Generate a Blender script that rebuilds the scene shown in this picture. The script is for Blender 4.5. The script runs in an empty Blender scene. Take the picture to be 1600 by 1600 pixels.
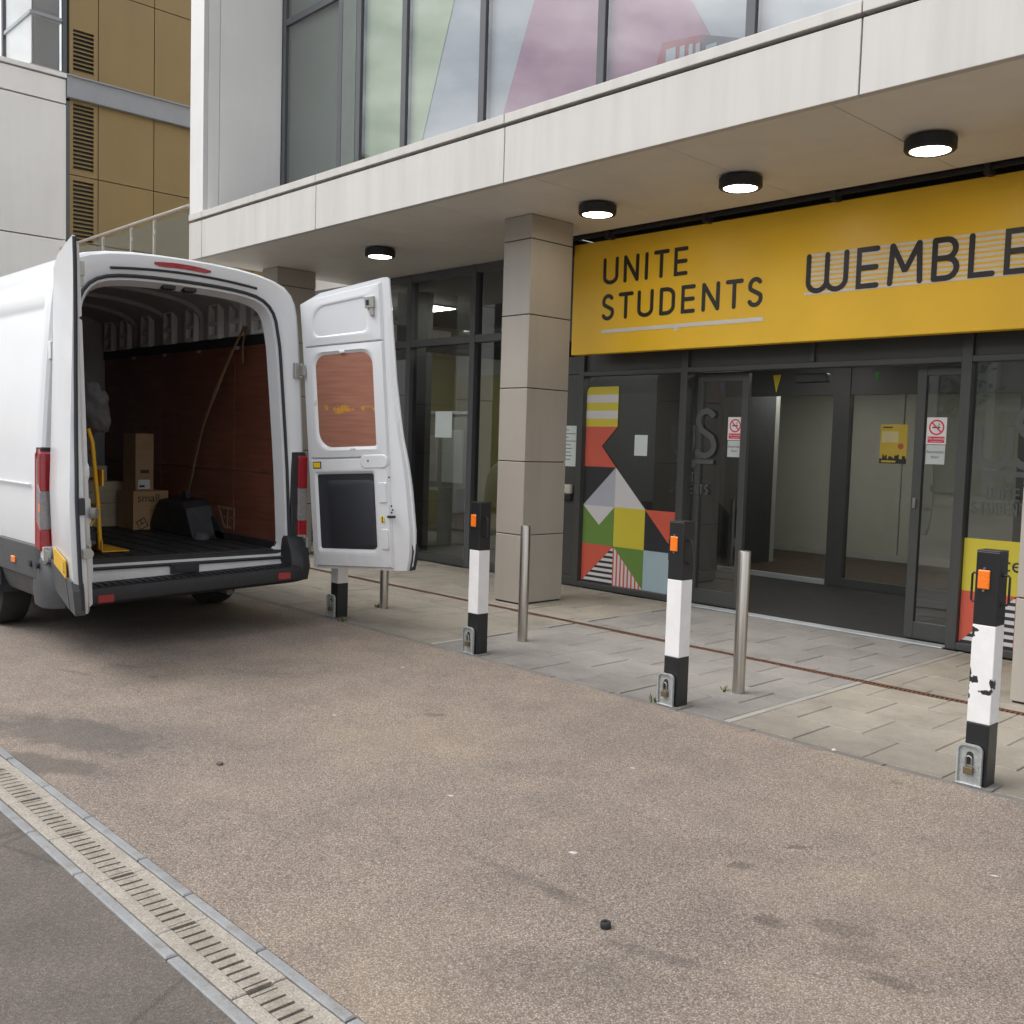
import bpy, bmesh, math, random
from mathutils import Vector, Matrix
random.seed(7)
S = bpy.context.scene
C = S.collection
R = math.radians
# ------------------------------------------------------------------ camera
cam_d = bpy.data.cameras.new('camera'); cam = bpy.data.objects.new('camera', cam_d); C.objects.link(cam)
yaw, pitch, roll = R(-46.346), R(-3.9055), R(1.7256)
fw = Vector((math.sin(yaw)*math.cos(pitch), math.cos(yaw)*math.cos(pitch), math.sin(pitch)))
rt = Vector((math.cos(yaw), -math.sin(yaw), 0)); up = rt.cross(fw)
r2 = rt*math.cos(roll)+up*math.sin(roll); u2 = -rt*math.sin(roll)+up*math.cos(roll)
cam.matrix_world = Matrix(((r2.x, u2.x, -fw.x, 0), (r2.y, u2.y, -fw.y, 0), (r2.z, u2.z, -fw.z, 1.5), (0, 0, 0, 1)))
cam_d.sensor_width = 36; cam_d.lens = 36*1555.2/1600; cam_d.clip_start = .05; cam_d.clip_end = 1500
S.camera = cam
# ------------------------------------------------------------------ world, sun, exposure
SUN_EL, SUN_AZ = 58, 214           # azimuth of the sun, degrees clockwise from +Y
W = bpy.data.worlds.new('World'); S.world = W; W.use_nodes = True
nt = W.node_tree; bg = nt.nodes['Background']
sky = nt.nodes.new('ShaderNodeTexSky'); sky.sky_type = 'NISHITA'; sky.sun_disc = False
sky.sun_elevation = R(SUN_EL); sky.sun_rotation = R(SUN_AZ); sky.air_density = 1.2; sky.dust_density = 3
hs = nt.nodes.new('ShaderNodeHueSaturation'); hs.inputs['Saturation'].default_value = .22
nt.links.new(sky.outputs[0], hs.inputs['Color'])
tc = nt.nodes.new('ShaderNodeTexCoord'); mp = nt.nodes.new('ShaderNodeMapping'); mp.inputs['Scale'].default_value = (1, 1, 2.2)
nz = nt.nodes.new('ShaderNodeTexNoise'); nz.inputs['Scale'].default_value = 3.2; nz.inputs['Detail'].default_value = 6; nz.inputs['Roughness'].default_value = .55
cr = nt.nodes.new('ShaderNodeValToRGB'); cr.color_ramp.elements[0].position = .36; cr.color_ramp.elements[0].color = (.48, .50, .54, 1)
cr.color_ramp.elements[1].position = .66; cr.color_ramp.elements[1].color = (1.95, 1.92, 1.86, 1)
mx = nt.nodes.new('ShaderNodeMix'); mx.data_type = 'RGBA'; mx.blend_type = 'MULTIPLY'; mx.inputs[0].default_value = 1
nt.links.new(tc.outputs['Generated'], mp.inputs['Vector']); nt.links.new(mp.outputs[0], nz.inputs['Vector']); nt.links.new(nz.outputs['Fac'], cr.inputs[0])
nt.links.new(hs.outputs[0], mx.inputs[6]); nt.links.new(cr.outputs[0], mx.inputs[7]); nt.links.new(mx.outputs[2], bg.inputs['Color'])
bg.inputs['Strength'].default_value = .15
sl = bpy.data.lights.new('sun', 'SUN'); sl.energy = .55; sl.angle = R(50); sl.color = (1, .96, .9)
sun = bpy.data.objects.new('sun', sl); C.objects.link(sun)
sd = Vector((math.sin(R(SUN_AZ))*math.cos(R(SUN_EL)), math.cos(R(SUN_AZ))*math.cos(R(SUN_EL)), math.sin(R(SUN_EL))))
sun.rotation_euler = sd.to_track_quat('Z', 'Y').to_euler(); sun.location = (0, -5, 20)
S.view_settings.view_transform = 'Standard'; S.view_settings.look = 'None'; S.view_settings.gamma = 1
S.view_settings.use_curve_mapping = False; S.view_settings.exposure = 0.70
S.render.engine = 'CYCLES'
S.cycles.max_bounces = 6; S.cycles.transparent_max_bounces = 12; S.cycles.diffuse_bounces = 4; S.cycles.glossy_bounces = 3

# ------------------------------------------------------------------ materials
class NT:
    def __init__(s, name):
        s.m = bpy.data.materials.new(name); s.m.use_nodes = True; s.t = s.m.node_tree
        s.b = s.t.nodes['Principled BSDF']; s._pos = None
    def n(s, typ, **kw):
        x = s.t.nodes.new('ShaderNode'+typ)
        for k, v in kw.items(): setattr(x, k, v)
        return x
    def l(s, a, b): s.t.links.new(a, b)
    def pos(s, scale=None):
        if s._pos is None: s._pos = s.n('NewGeometry').outputs['Position']
        if scale is None: return s._pos
        m = s.n('Mapping'); m.inputs['Scale'].default_value = scale; s.l(s._pos, m.inputs['Vector']); return m.outputs[0]
    def noise(s, scale, detail=4, rough=.55, vec=None, dist=0):
        x = s.n('TexNoise'); x.inputs['Scale'].default_value = scale; x.inputs['Detail'].default_value = detail
        x.inputs['Roughness'].default_value = rough; x.inputs['Distortion'].default_value = dist
        s.l(vec if vec is not None else s.pos(), x.inputs['Vector']); return x.outputs['Fac']
    def vor(s, scale, vec=None, feature='F1'):
        x = s.n('TexVoronoi', feature=feature); x.inputs['Scale'].default_value = scale
        s.l(vec if vec is not None else s.pos(), x.inputs['Vector']); return x
    def ramp(s, fac, stops):
        x = s.n('ValToRGB'); e = x.color_ramp.elements
        while len(e) < len(stops): e.new(.5)
        for i, (p, c) in enumerate(stops):
            e[i].position = p; e[i].color = c if len(c) == 4 else (*c, 1)
        s.l(fac, x.inputs[0]); return x.outputs[0]
    def mix(s, fac, a, b, mode='MIX'):
        x = s.n('Mix', data_type='RGBA', blend_type=mode)
        for v, i in ((fac, 0), (a, 6), (b, 7)):
            if isinstance(v, (int, float)): x.inputs[i].default_value = v
            elif isinstance(v, tuple): x.inputs[i].default_value = (*v, 1) if len(v) == 3 else v
            else: s.l(v, x.inputs[i])
        return x.outputs[2]
    def math(s, op, a, b=0.0, c=0.0, clamp=False):
        x = s.n('Math', operation=op, use_clamp=clamp)
        for i, v in enumerate((a, b, c)):
            if isinstance(v, (int, float)): x.inputs[i].default_value = v
            else: s.l(v, x.inputs[i])
        return x.outputs[0]
    def bump(s, h, strength=.2, dist=.01):
        x = s.n('Bump'); x.inputs['Strength'].default_value = strength; x.inputs['Distance'].default_value = dist
        s.l(h, x.inputs['Height']); s.l(x.outputs[0], s.b.inputs['Normal'])
    def col(s, v):
        if isinstance(v, tuple): s.b.inputs['Base Color'].default_value = (*v, 1)
        else: s.l(v, s.b.inputs['Base Color'])
    def set(s, rough=.5, metal=0., spec=.5, coat=0.):
        s.b.inputs['Metallic'].default_value = metal; s.b.inputs['Specular IOR Level'].default_value = spec
        s.b.inputs['Coat Weight'].default_value = coat
        if isinstance(rough, (int, float)): s.b.inputs['Roughness'].default_value = rough
        else: s.l(rough, s.b.inputs['Roughness'])

def sc(c, k): return tuple(min(1, x*k) for x in c)
def pbr(name, c, rough=.5, metal=0., var=.12, vs=4., bump=0., bs=120., spec=.5, coat=0., grain=0., gs=300.):
    m = NT(name); f = m.noise(vs, 5)
    col = m.ramp(f, [(.25, sc(c, 1-var)), (.75, sc(c, 1+var))])
    if grain:
        g = m.noise(gs, 2, .7); col = m.mix(1, col, m.ramp(g, [(.3, (1-grain,)*3), (.7, (1+grain,)*3)]), 'MULTIPLY')
    m.col(col)
    rr = m.math('ADD', m.math('MULTIPLY', m.noise(vs*2.3, 3), .24), rough-.12, clamp=True)
    m.set(rr, metal, spec, coat)
    if bump: m.bump(m.noise(bs, 3), bump, .004)
    return m.m
def panel(name, c, rough=.4, streak=.12, metal=0., jitter=.03, spec=.5):
    """coated facade panel: faint vertical rain streaks, panel-to-panel tone"""
    m = NT(name); s1 = m.noise(1, 5, .6, m.pos((5, 5, .35))); s2 = m.noise(.9, 4)
    base = m.mix(m.ramp(s1, [(.42, (0, 0, 0)), (.8, (1, 1, 1))]), c, sc(c, 1-streak))
    base = m.mix(1, base, m.ramp(s2, [(.3, (.95,)*3), (.7, (1.04,)*3)]), 'MULTIPLY')
    rnd = m.n('ObjectInfo').outputs['Random']
    base = m.mix(1, base, m.ramp(rnd, [(0, (1-jitter,)*3), (1, (1+jitter,)*3)]), 'MULTIPLY')
    m.col(base); m.set(m.math('ADD', m.math('MULTIPLY', s1, .25), rough-.12, clamp=True), metal, spec)
    m.bump(m.noise(1.6, 2), .05, .02)
    return m.m
def glass(name, tint=(.75, .8, .78), ior=1.55, wob=.0):
    m = NT(name); t = m.t; out = t.nodes['Material Output']; t.nodes.remove(m.b)
    tr = m.n('BsdfTransparent'); tr.inputs[0].default_value = (*tint, 1)
    gl = m.n('BsdfGlossy'); gl.inputs['Roughness'].default_value = .015
    lw = m.n('LayerWeight'); f0 = ((ior-1)/(ior+1))**2
    if wob:
        b = m.n('Bump'); b.inputs['Strength'].default_value = wob; b.inputs['Distance'].default_value = .05
        m.l(m.noise(.9, 2), b.inputs['Height']); m.l(b.outputs[0], gl.inputs['Normal'])
    f2 = m.math('ADD', m.math('MULTIPLY', m.math('POWER', lw.outputs['Facing'], 5.), 1-2*f0), 1.8*f0, clamp=True)
    mx = m.n('MixShader'); m.l(f2, mx.inputs[0]); m.l(tr.outputs[0], mx.inputs[1]); m.l(gl.outputs[0], mx.inputs[2])
    m.l(mx.outputs[0], out.inputs[0]); return m.m
def emit(name, c, st):
    m = NT(name); m.col((.9, .9, .9)); m.b.inputs['Emission Color'].default_value = (*c, 1); m.b.inputs['Emission Strength'].default_value = st
    m.set(.4); return m.m

def ellipse_mask(m, cx, cy, rx, ry, ang, soft, warp=.25, ws=7.):
    """soft irregular blot on the ground, world metres"""
    mp = m.n('Mapping', vector_type='TEXTURE'); mp.inputs['Location'].default_value = (cx, cy, 0); mp.inputs['Rotation'].default_value = (0, 0, R(ang)); mp.inputs['Scale'].default_value = (rx, ry, 1)
    m.l(m.pos(), mp.inputs['Vector'])
    sep = m.n('SeparateXYZ'); m.l(mp.outputs[0], sep.inputs[0])
    d = m.math('SQRT', m.math('ADD', m.math('MULTIPLY', sep.outputs[0], sep.outputs[0]), m.math('MULTIPLY', sep.outputs[1], sep.outputs[1])))
    if not hasattr(m, 'wn'): m.wn = {}
    if ws not in m.wn: m.wn[ws] = m.math('SUBTRACT', m.noise(ws, 6, .72), .5)
    d = m.math('ADD', d, m.math('MULTIPLY', m.wn[ws], warp*4))
    mr = m.n('MapRange'); mr.inputs['From Min'].default_value = 1+soft; mr.inputs['From Max'].default_value = 1-soft
    mr.interpolation_type = 'SMOOTHSTEP'; m.l(d, mr.inputs['Value']); return mr.outputs[0]

def mk_resin():
    m = NT('resin_bound_gravel'); v = m.vor(175); v2 = m.vor(290)
    c = m.ramp(v.outputs['Color'], [(0, (.13, .105, .085)), (.3, (.24, .195, .155)), (.55, (.32, .27, .222)), (.8, (.41, .36, .305)), (1, (.58, .53, .47))])
    c = m.mix(.35, c, m.ramp(v2.outputs['Color'], [(0, (.16, .135, .11)), (1, (.43, .38, .32))]))
    gap = m.ramp(v.outputs['Distance'], [(.25, (1, 1, 1)), (.62, (.55, .5, .46))]); c = m.mix(1, c, gap, 'MULTIPLY')
    c = m.mix(1, c, m.ramp(m.noise(95, 1), [(.3, (.86,)*3), (.7, (1.12,)*3)]), 'MULTIPLY')
    c = m.mix(1, c, m.ramp(m.noise(.55, 4), [(.3, (.86, .86, .88)), (.7, (1.12, 1.1, 1.06))]), 'MULTIPLY')
    c = m.mix(1, c, m.ramp(m.noise(3.2, 5, .65), [(.35, (.88, .88, .9)), (.6, (1.04, 1.04, 1.03))]), 'MULTIPLY')
    c = m.mix(m.math('MULTIPLY', m.ramp(m.noise(1.1, 3), [(.5, (0, 0, 0)), (.75, (1, 1, 1))]), .25), c, (.33, .25, .17), 'MIX')
    sp = m.vor(1.7); spm = m.ramp(m.math('ADD', sp.outputs['Distance'], m.math('MULTIPLY', m.noise(14, 4), .14)), [(.105, (1, 1, 1)), (.135, (0, 0, 0))])
    c = m.mix(m.math('MULTIPLY', spm, .45), c, (.09, .07, .055))
    stains_patches = [(-4.98, 1.80, .50, .20, 24, .4, .72), (-4.62, 1.53, .36, .10, 30, .4, .75), (-4.6, 2.2, .5, .12, 30, .7, .28), (-1.943, 3.06, .05, .03, 50, .3, .7), (-1.90, 3.37, .045, .022, 50, .3, .7),
              (-4.17, 3.44, .06, .03, 40, .4, .6), (-2.3, 2.38, .34, .03, 3, .6, .4), (-1.75, 2.31, .2, .025, 20, .5, .5), (-1.81, 2.03, .25, .13, 30, .8, .32),
              (-1.64, 2.76, .05, .04, 20, .4, .6), (-1.47, 2.89, .1, .05, 20, .5, .5), (-1.355, 2.79, .11, .06, 40, .5, .45), (-1.21, 2.71, .08, .03, 10, .4, .6),
              (-6.27, 2.58, .09, .03, 30, .4, .5), (-6.3, 2.27, .14, .022, 20, .4, .5), (-2.22, 2.38, .05, .03, 0, .4, .5), (-5.6, 3.16, .22, .08, 40, .5, .3), (-5.46, 1.72, .18, .06, 30, .5, .35), (-7.6, 3.3, 1.1, .5, 0, .6, .25)]  # last entry: faint darker patch beneath the van's rear
    for cx, cy, rx, ry, a, so, k in stains_patches:
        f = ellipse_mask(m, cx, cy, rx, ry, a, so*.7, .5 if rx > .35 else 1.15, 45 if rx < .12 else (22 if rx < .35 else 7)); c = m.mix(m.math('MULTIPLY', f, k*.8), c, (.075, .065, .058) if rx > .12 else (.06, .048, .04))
    for cx, cy, r in ((-3.154, 2.698, .012), (-2.415, 2.667, .016), (-4.5, 3.0, .012), (-5.2, 4.0, .014), (-1.3, 3.7, .012), (-2.9, 3.6, .012)):
        f = ellipse_mask(m, cx, cy, r, r*.6, 30, .3, .42, 24); c = m.mix(m.math('MULTIPLY', f, .7), c, (.62, .6, .57))
    c = m.mix(1, c, (1.03, 1.06, 1.13), 'MULTIPLY')
    m.col(c); m.set(.78, 0, .35); m.bump(v.outputs['Distance'], .55, .003); return m.m
def mk_asphalt():
    m = NT('asphalt'); v = m.vor(190)
    c = m.ramp(v.outputs['Color'], [(0, (.085, .074, .066)), (.6, (.125, .111, .10)), (1, (.19, .17, .155))])
    c = m.mix(1, c, m.ramp(m.noise(2.2, 5), [(.3, (.8,)*3), (.7, (1.25, 1.2, 1.17))]), 'MULTIPLY')
    c = m.mix(m.math('MULTIPLY', m.ramp(m.noise(38, 2), [(.7, (0, 0, 0)), (.76, (1, 1, 1))]), .5), c, (.26, .24, .22))
    cr = m.vor(.9, feature='DISTANCE_TO_EDGE', vec=m.mix(.12, m.pos(), m.n('TexNoise').outputs['Color']))
    c = m.mix(m.math('MULTIPLY', m.ramp(cr.outputs['Distance'], [(0, (1, 1, 1)), (.012, (0, 0, 0))]), .4), c, (.03, .03, .03))
    m.col(c); m.set(.85, 0, .3); m.bump(v.outputs['Distance'], .6, .004); return m.m
def mk_slab(name, base, dark):
    m = NT(name); rnd = m.n('ObjectInfo').outputs['Random']
    c = m.ramp(rnd, [(0, sc(base, .94)), (.5, base), (1, sc(base, 1.05))])
    c = m.mix(1, c, m.ramp(m.noise(140, 3, .8), [(.3, (.76,)*3), (.7, (1.22,)*3)]), 'MULTIPLY')
    c = m.mix(m.ramp(m.noise(2.3, 6, .65), [(.45, (0, 0, 0)), (.72, (1, 1, 1))]), c, m.mix(1, c, dark, 'MULTIPLY'))
    c = m.mix(m.math('MULTIPLY', m.ramp(m.noise(19, 5, .75), [(.56, (0, 0, 0)), (.70, (1, 1, 1))]), .45), c, sc(base, .55))
    # grime collecting along the outer edge by the gravel
    sep = m.n('SeparateXYZ'); m.l(m.pos(), sep.inputs[0])
    g = m.n('MapRange'); g.inputs['From Min'].default_value = 5.35; g.inputs['From Max'].default_value = 4.6; m.l(sep.outputs[1], g.inputs['Value'])
    c = m.mix(m.math('MULTIPLY', m.math('MULTIPLY', g.outputs[0], m.noise(6, 6, .7)), 1.25, clamp=True), c, sc(base, .45))
    m.col(c); m.set(.82, 0, .35); m.bump(m.noise(240, 3), .25, .002); return m.m
def mk_ply(name, base):
    m = NT(name); w = m.noise(1, 5, .6, m.pos((3, 3, 40))); s2 = m.noise(2, 4)
    c = m.ramp(w, [(.3, sc(base, .75)), (.7, sc(base, 1.2))])
    c = m.mix(1, c, m.ramp(s2, [(.3, (.8,)*3), (.7, (1.15,)*3)]), 'MULTIPLY')
    scr = m.ramp(m.noise(1, 3, .7, m.pos((9, 9, 26)), 2.), [(.68, (0, 0, 0)), (.74, (1, 1, 1))])
    c = m.mix(m.math('MULTIPLY', scr, .3), c, sc(base, 1.9))
    m.col(c); m.set(.42, 0, .5); m.bump(w, .08, .003); return m.m
def mk_door_ply():
    m = NT('scratched_door_plywood'); base = (.32, .145, .10); w = m.noise(1, 5, .6, m.pos((3, 3, 40)))
    c = m.ramp(w, [(.3, sc(base, .8)), (.7, sc(base, 1.18))])
    sep = m.n('SeparateXYZ'); m.l(m.pos(), sep.inputs[0])
    band = m.math('SUBTRACT', 1, m.math('DIVIDE', m.math('ABSOLUTE', m.math('SUBTRACT', sep.outputs[2], 1.73)), .10), clamp=True)
    n = m.math('MULTIPLY', m.math('MULTIPLY', m.noise(1, 5, .75, m.pos((22, 22, 34)), 1.8), m.noise(9, 1)), m.math('MULTIPLY', band, 3.3))
    c = m.mix(m.ramp(n, [(.72, (0, 0, 0)), (.8, (1, 1, 1))]), c, (.55, .27, .03))
    m.col(c); m.set(.4, 0, .5); return m.m
def mk_van_white():
    m = NT('van_white_paint'); c = m.ramp(m.noise(1.4, 4), [(.3, (.675, .69, .715)), (.7, (.725, .74, .76))])
    sep = m.n('SeparateXYZ'); m.l(m.pos(), sep.inputs[0])
    g = m.n('MapRange'); g.inputs['From Min'].default_value = 1.0; g.inputs['From Max'].default_value = .4; m.l(sep.outputs[2], g.inputs['Value'])
    c = m.mix(m.math('MULTIPLY', m.math('MULTIPLY', g.outputs[0], m.noise(9, 5, .7)), .7), c, (.36, .32, .28))
    m.col(c); m.set(m.math('ADD', m.math('MULTIPLY', m.noise(2, 2), .10), .25), 0, .5, .35); m.b.inputs['Coat Roughness'].default_value = .08; return m.m
def mk_peel():
    """white band with flaked paint that bares the black coat below"""
    m = NT('peeling_white_paint'); n = m.noise(34, 6, .62)
    def blob(x, y, z, rx, rz):
        mp = m.n('Mapping', vector_type='TEXTURE'); mp.inputs['Location'].default_value = (x, y, z); mp.inputs['Scale'].default_value = (rx, .06, rz); m.l(m.pos(), mp.inputs['Vector'])
        ln = m.n('VectorMath', operation='LENGTH'); m.l(mp.outputs[0], ln.inputs[0])
        return m.math('SUBTRACT', m.math('ADD', 1, m.math('MULTIPLY', m.math('SUBTRACT', n, .5), 2.4)), ln.outputs['Value'], clamp=True)
    f = None
    for a in ((-1.775, 4.64, .49, .034, .022), (-1.80, 4.64, .50, .016, .06), (-1.722, 4.64, .440, .04, .013), (-1.697, 4.64, .475, .013, .05), (-1.80, 4.64, .70, .02, .04), (-1.80, 4.64, .42, .013, .04), (-1.78, 4.64, .72, .02, .012)):
        b = blob(*a); f = b if f is None else m.math('MAXIMUM', f, b)
    k = m.ramp(f, [(.28, (0, 0, 0)), (.36, (1, 1, 1))])
    c = m.mix(1, (.76, .75, .75), m.ramp(m.noise(7, 5, .7), [(.3, (.9,)*3), (.7, (1.03,)*3)]), 'MULTIPLY')
    c = m.mix(m.math('MULTIPLY', m.ramp(m.noise(55, 4), [(.62, (0, 0, 0)), (.72, (1, 1, 1))]), .25), c, (.5, .48, .45))
    m.col(m.mix(k, c, (.018, .018, .02))); m.set(.45); return m.m
def mk_galv():
    m = NT('galvanised_steel'); v = m.vor(90); m.col(m.ramp(v.outputs['Color'], [(0, (.33, .35, .35)), (1, (.47, .49, .49))])); m.set(.42, .35); return m.m
def mk_brushed():
    m = NT('brushed_stainless'); n = m.noise(1, 3, .6, m.pos((160, 160, 3)))
    m.col(m.ramp(n, [(.3, (.40, .37, .34)), (.7, (.55, .52, .48))])); m.set(m.math('ADD', m.math('MULTIPLY', n, .15), .24), 1.); m.bump(n, .05, .001); return m.m
def mk_carton(name, base):
    m = NT(name); n = m.noise(1, 3, .6, m.pos((4, 4, 150))); c = m.ramp(n, [(.3, sc(base, .9)), (.7, sc(base, 1.08))])
    c = m.mix(1, c, m.ramp(m.noise(5, 4), [(.3, (.85,)*3), (.7, (1.08,)*3)]), 'MULTIPLY'); m.col(c); m.set(.8, 0, .25); return m.m
def mk_sign():
    m = NT('sign_yellow'); c = (.95, .585, .038); base = m.mix(1, c, m.ramp(m.noise(1.3, 4), [(.3, (.94,)*3), (.7, (1.04,)*3)]), 'MULTIPLY')
    m.col(base); m.set(.38, 0, .4); return m.m
def mk_louver_wall(name, c): return panel(name, c, .5, .06)

def mk_chan():
    m = NT('worn_channel_concrete'); base = (.335, .308, .27); v = m.vor(240)
    c = m.mix(1, base, m.ramp(v.outputs['Color'], [(0, (.62,)*3), (.5, (1.,)*3), (1, (1.35, 1.33, 1.3))]), 'MULTIPLY')
    c = m.mix(m.math('MULTIPLY', m.ramp(m.noise(5, 6, .7), [(.45, (0, 0, 0)), (.72, (1, 1, 1))]), .45), c, (.18, .15, .12))
    c = m.mix(m.math('MULTIPLY', m.ramp(m.noise(42, 4, .7), [(.60, (0, 0, 0)), (.68, (1, 1, 1))]), .55), c, (.10, .085, .07))
    sep = m.n('SeparateXYZ'); m.l(m.pos(), sep.inputs[0])
    d = m.math('SUBTRACT', 1, m.math('DIVIDE', m.math('ABSOLUTE', m.math('SUBTRACT', sep.outputs[1], 1.340)), .062), clamp=True)
    c = m.mix(m.math('MULTIPLY', m.math('MULTIPLY', d, m.noise(20, 5, .7)), .8), c, (.15, .12, .09))
    m.col(c); m.set(.9, 0, .3); m.bump(m.math('ADD', m.noise(160, 3), m.noise(30, 4)), .5, .003); return m.m
def mk_edging():
    m = NT('worn_grey_edging'); c = m.ramp(m.noise(6, 5, .65), [(.3, (.20, .205, .21)), (.7, (.28, .285, .29))])
    c = m.mix(1, c, m.ramp(m.noise(220, 2, .7), [(.3, (.86,)*3), (.7, (1.12,)*3)]), 'MULTIPLY')
    c = m.mix(m.math('MULTIPLY', m.ramp(m.noise(14, 6, .75), [(.52, (0, 0, 0)), (.68, (1, 1, 1))]), .65), c, (.15, .13, .11))
    m.col(c); m.set(.72, 0, .4); m.bump(m.noise(60, 4), .3, .003); return m.m
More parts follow.
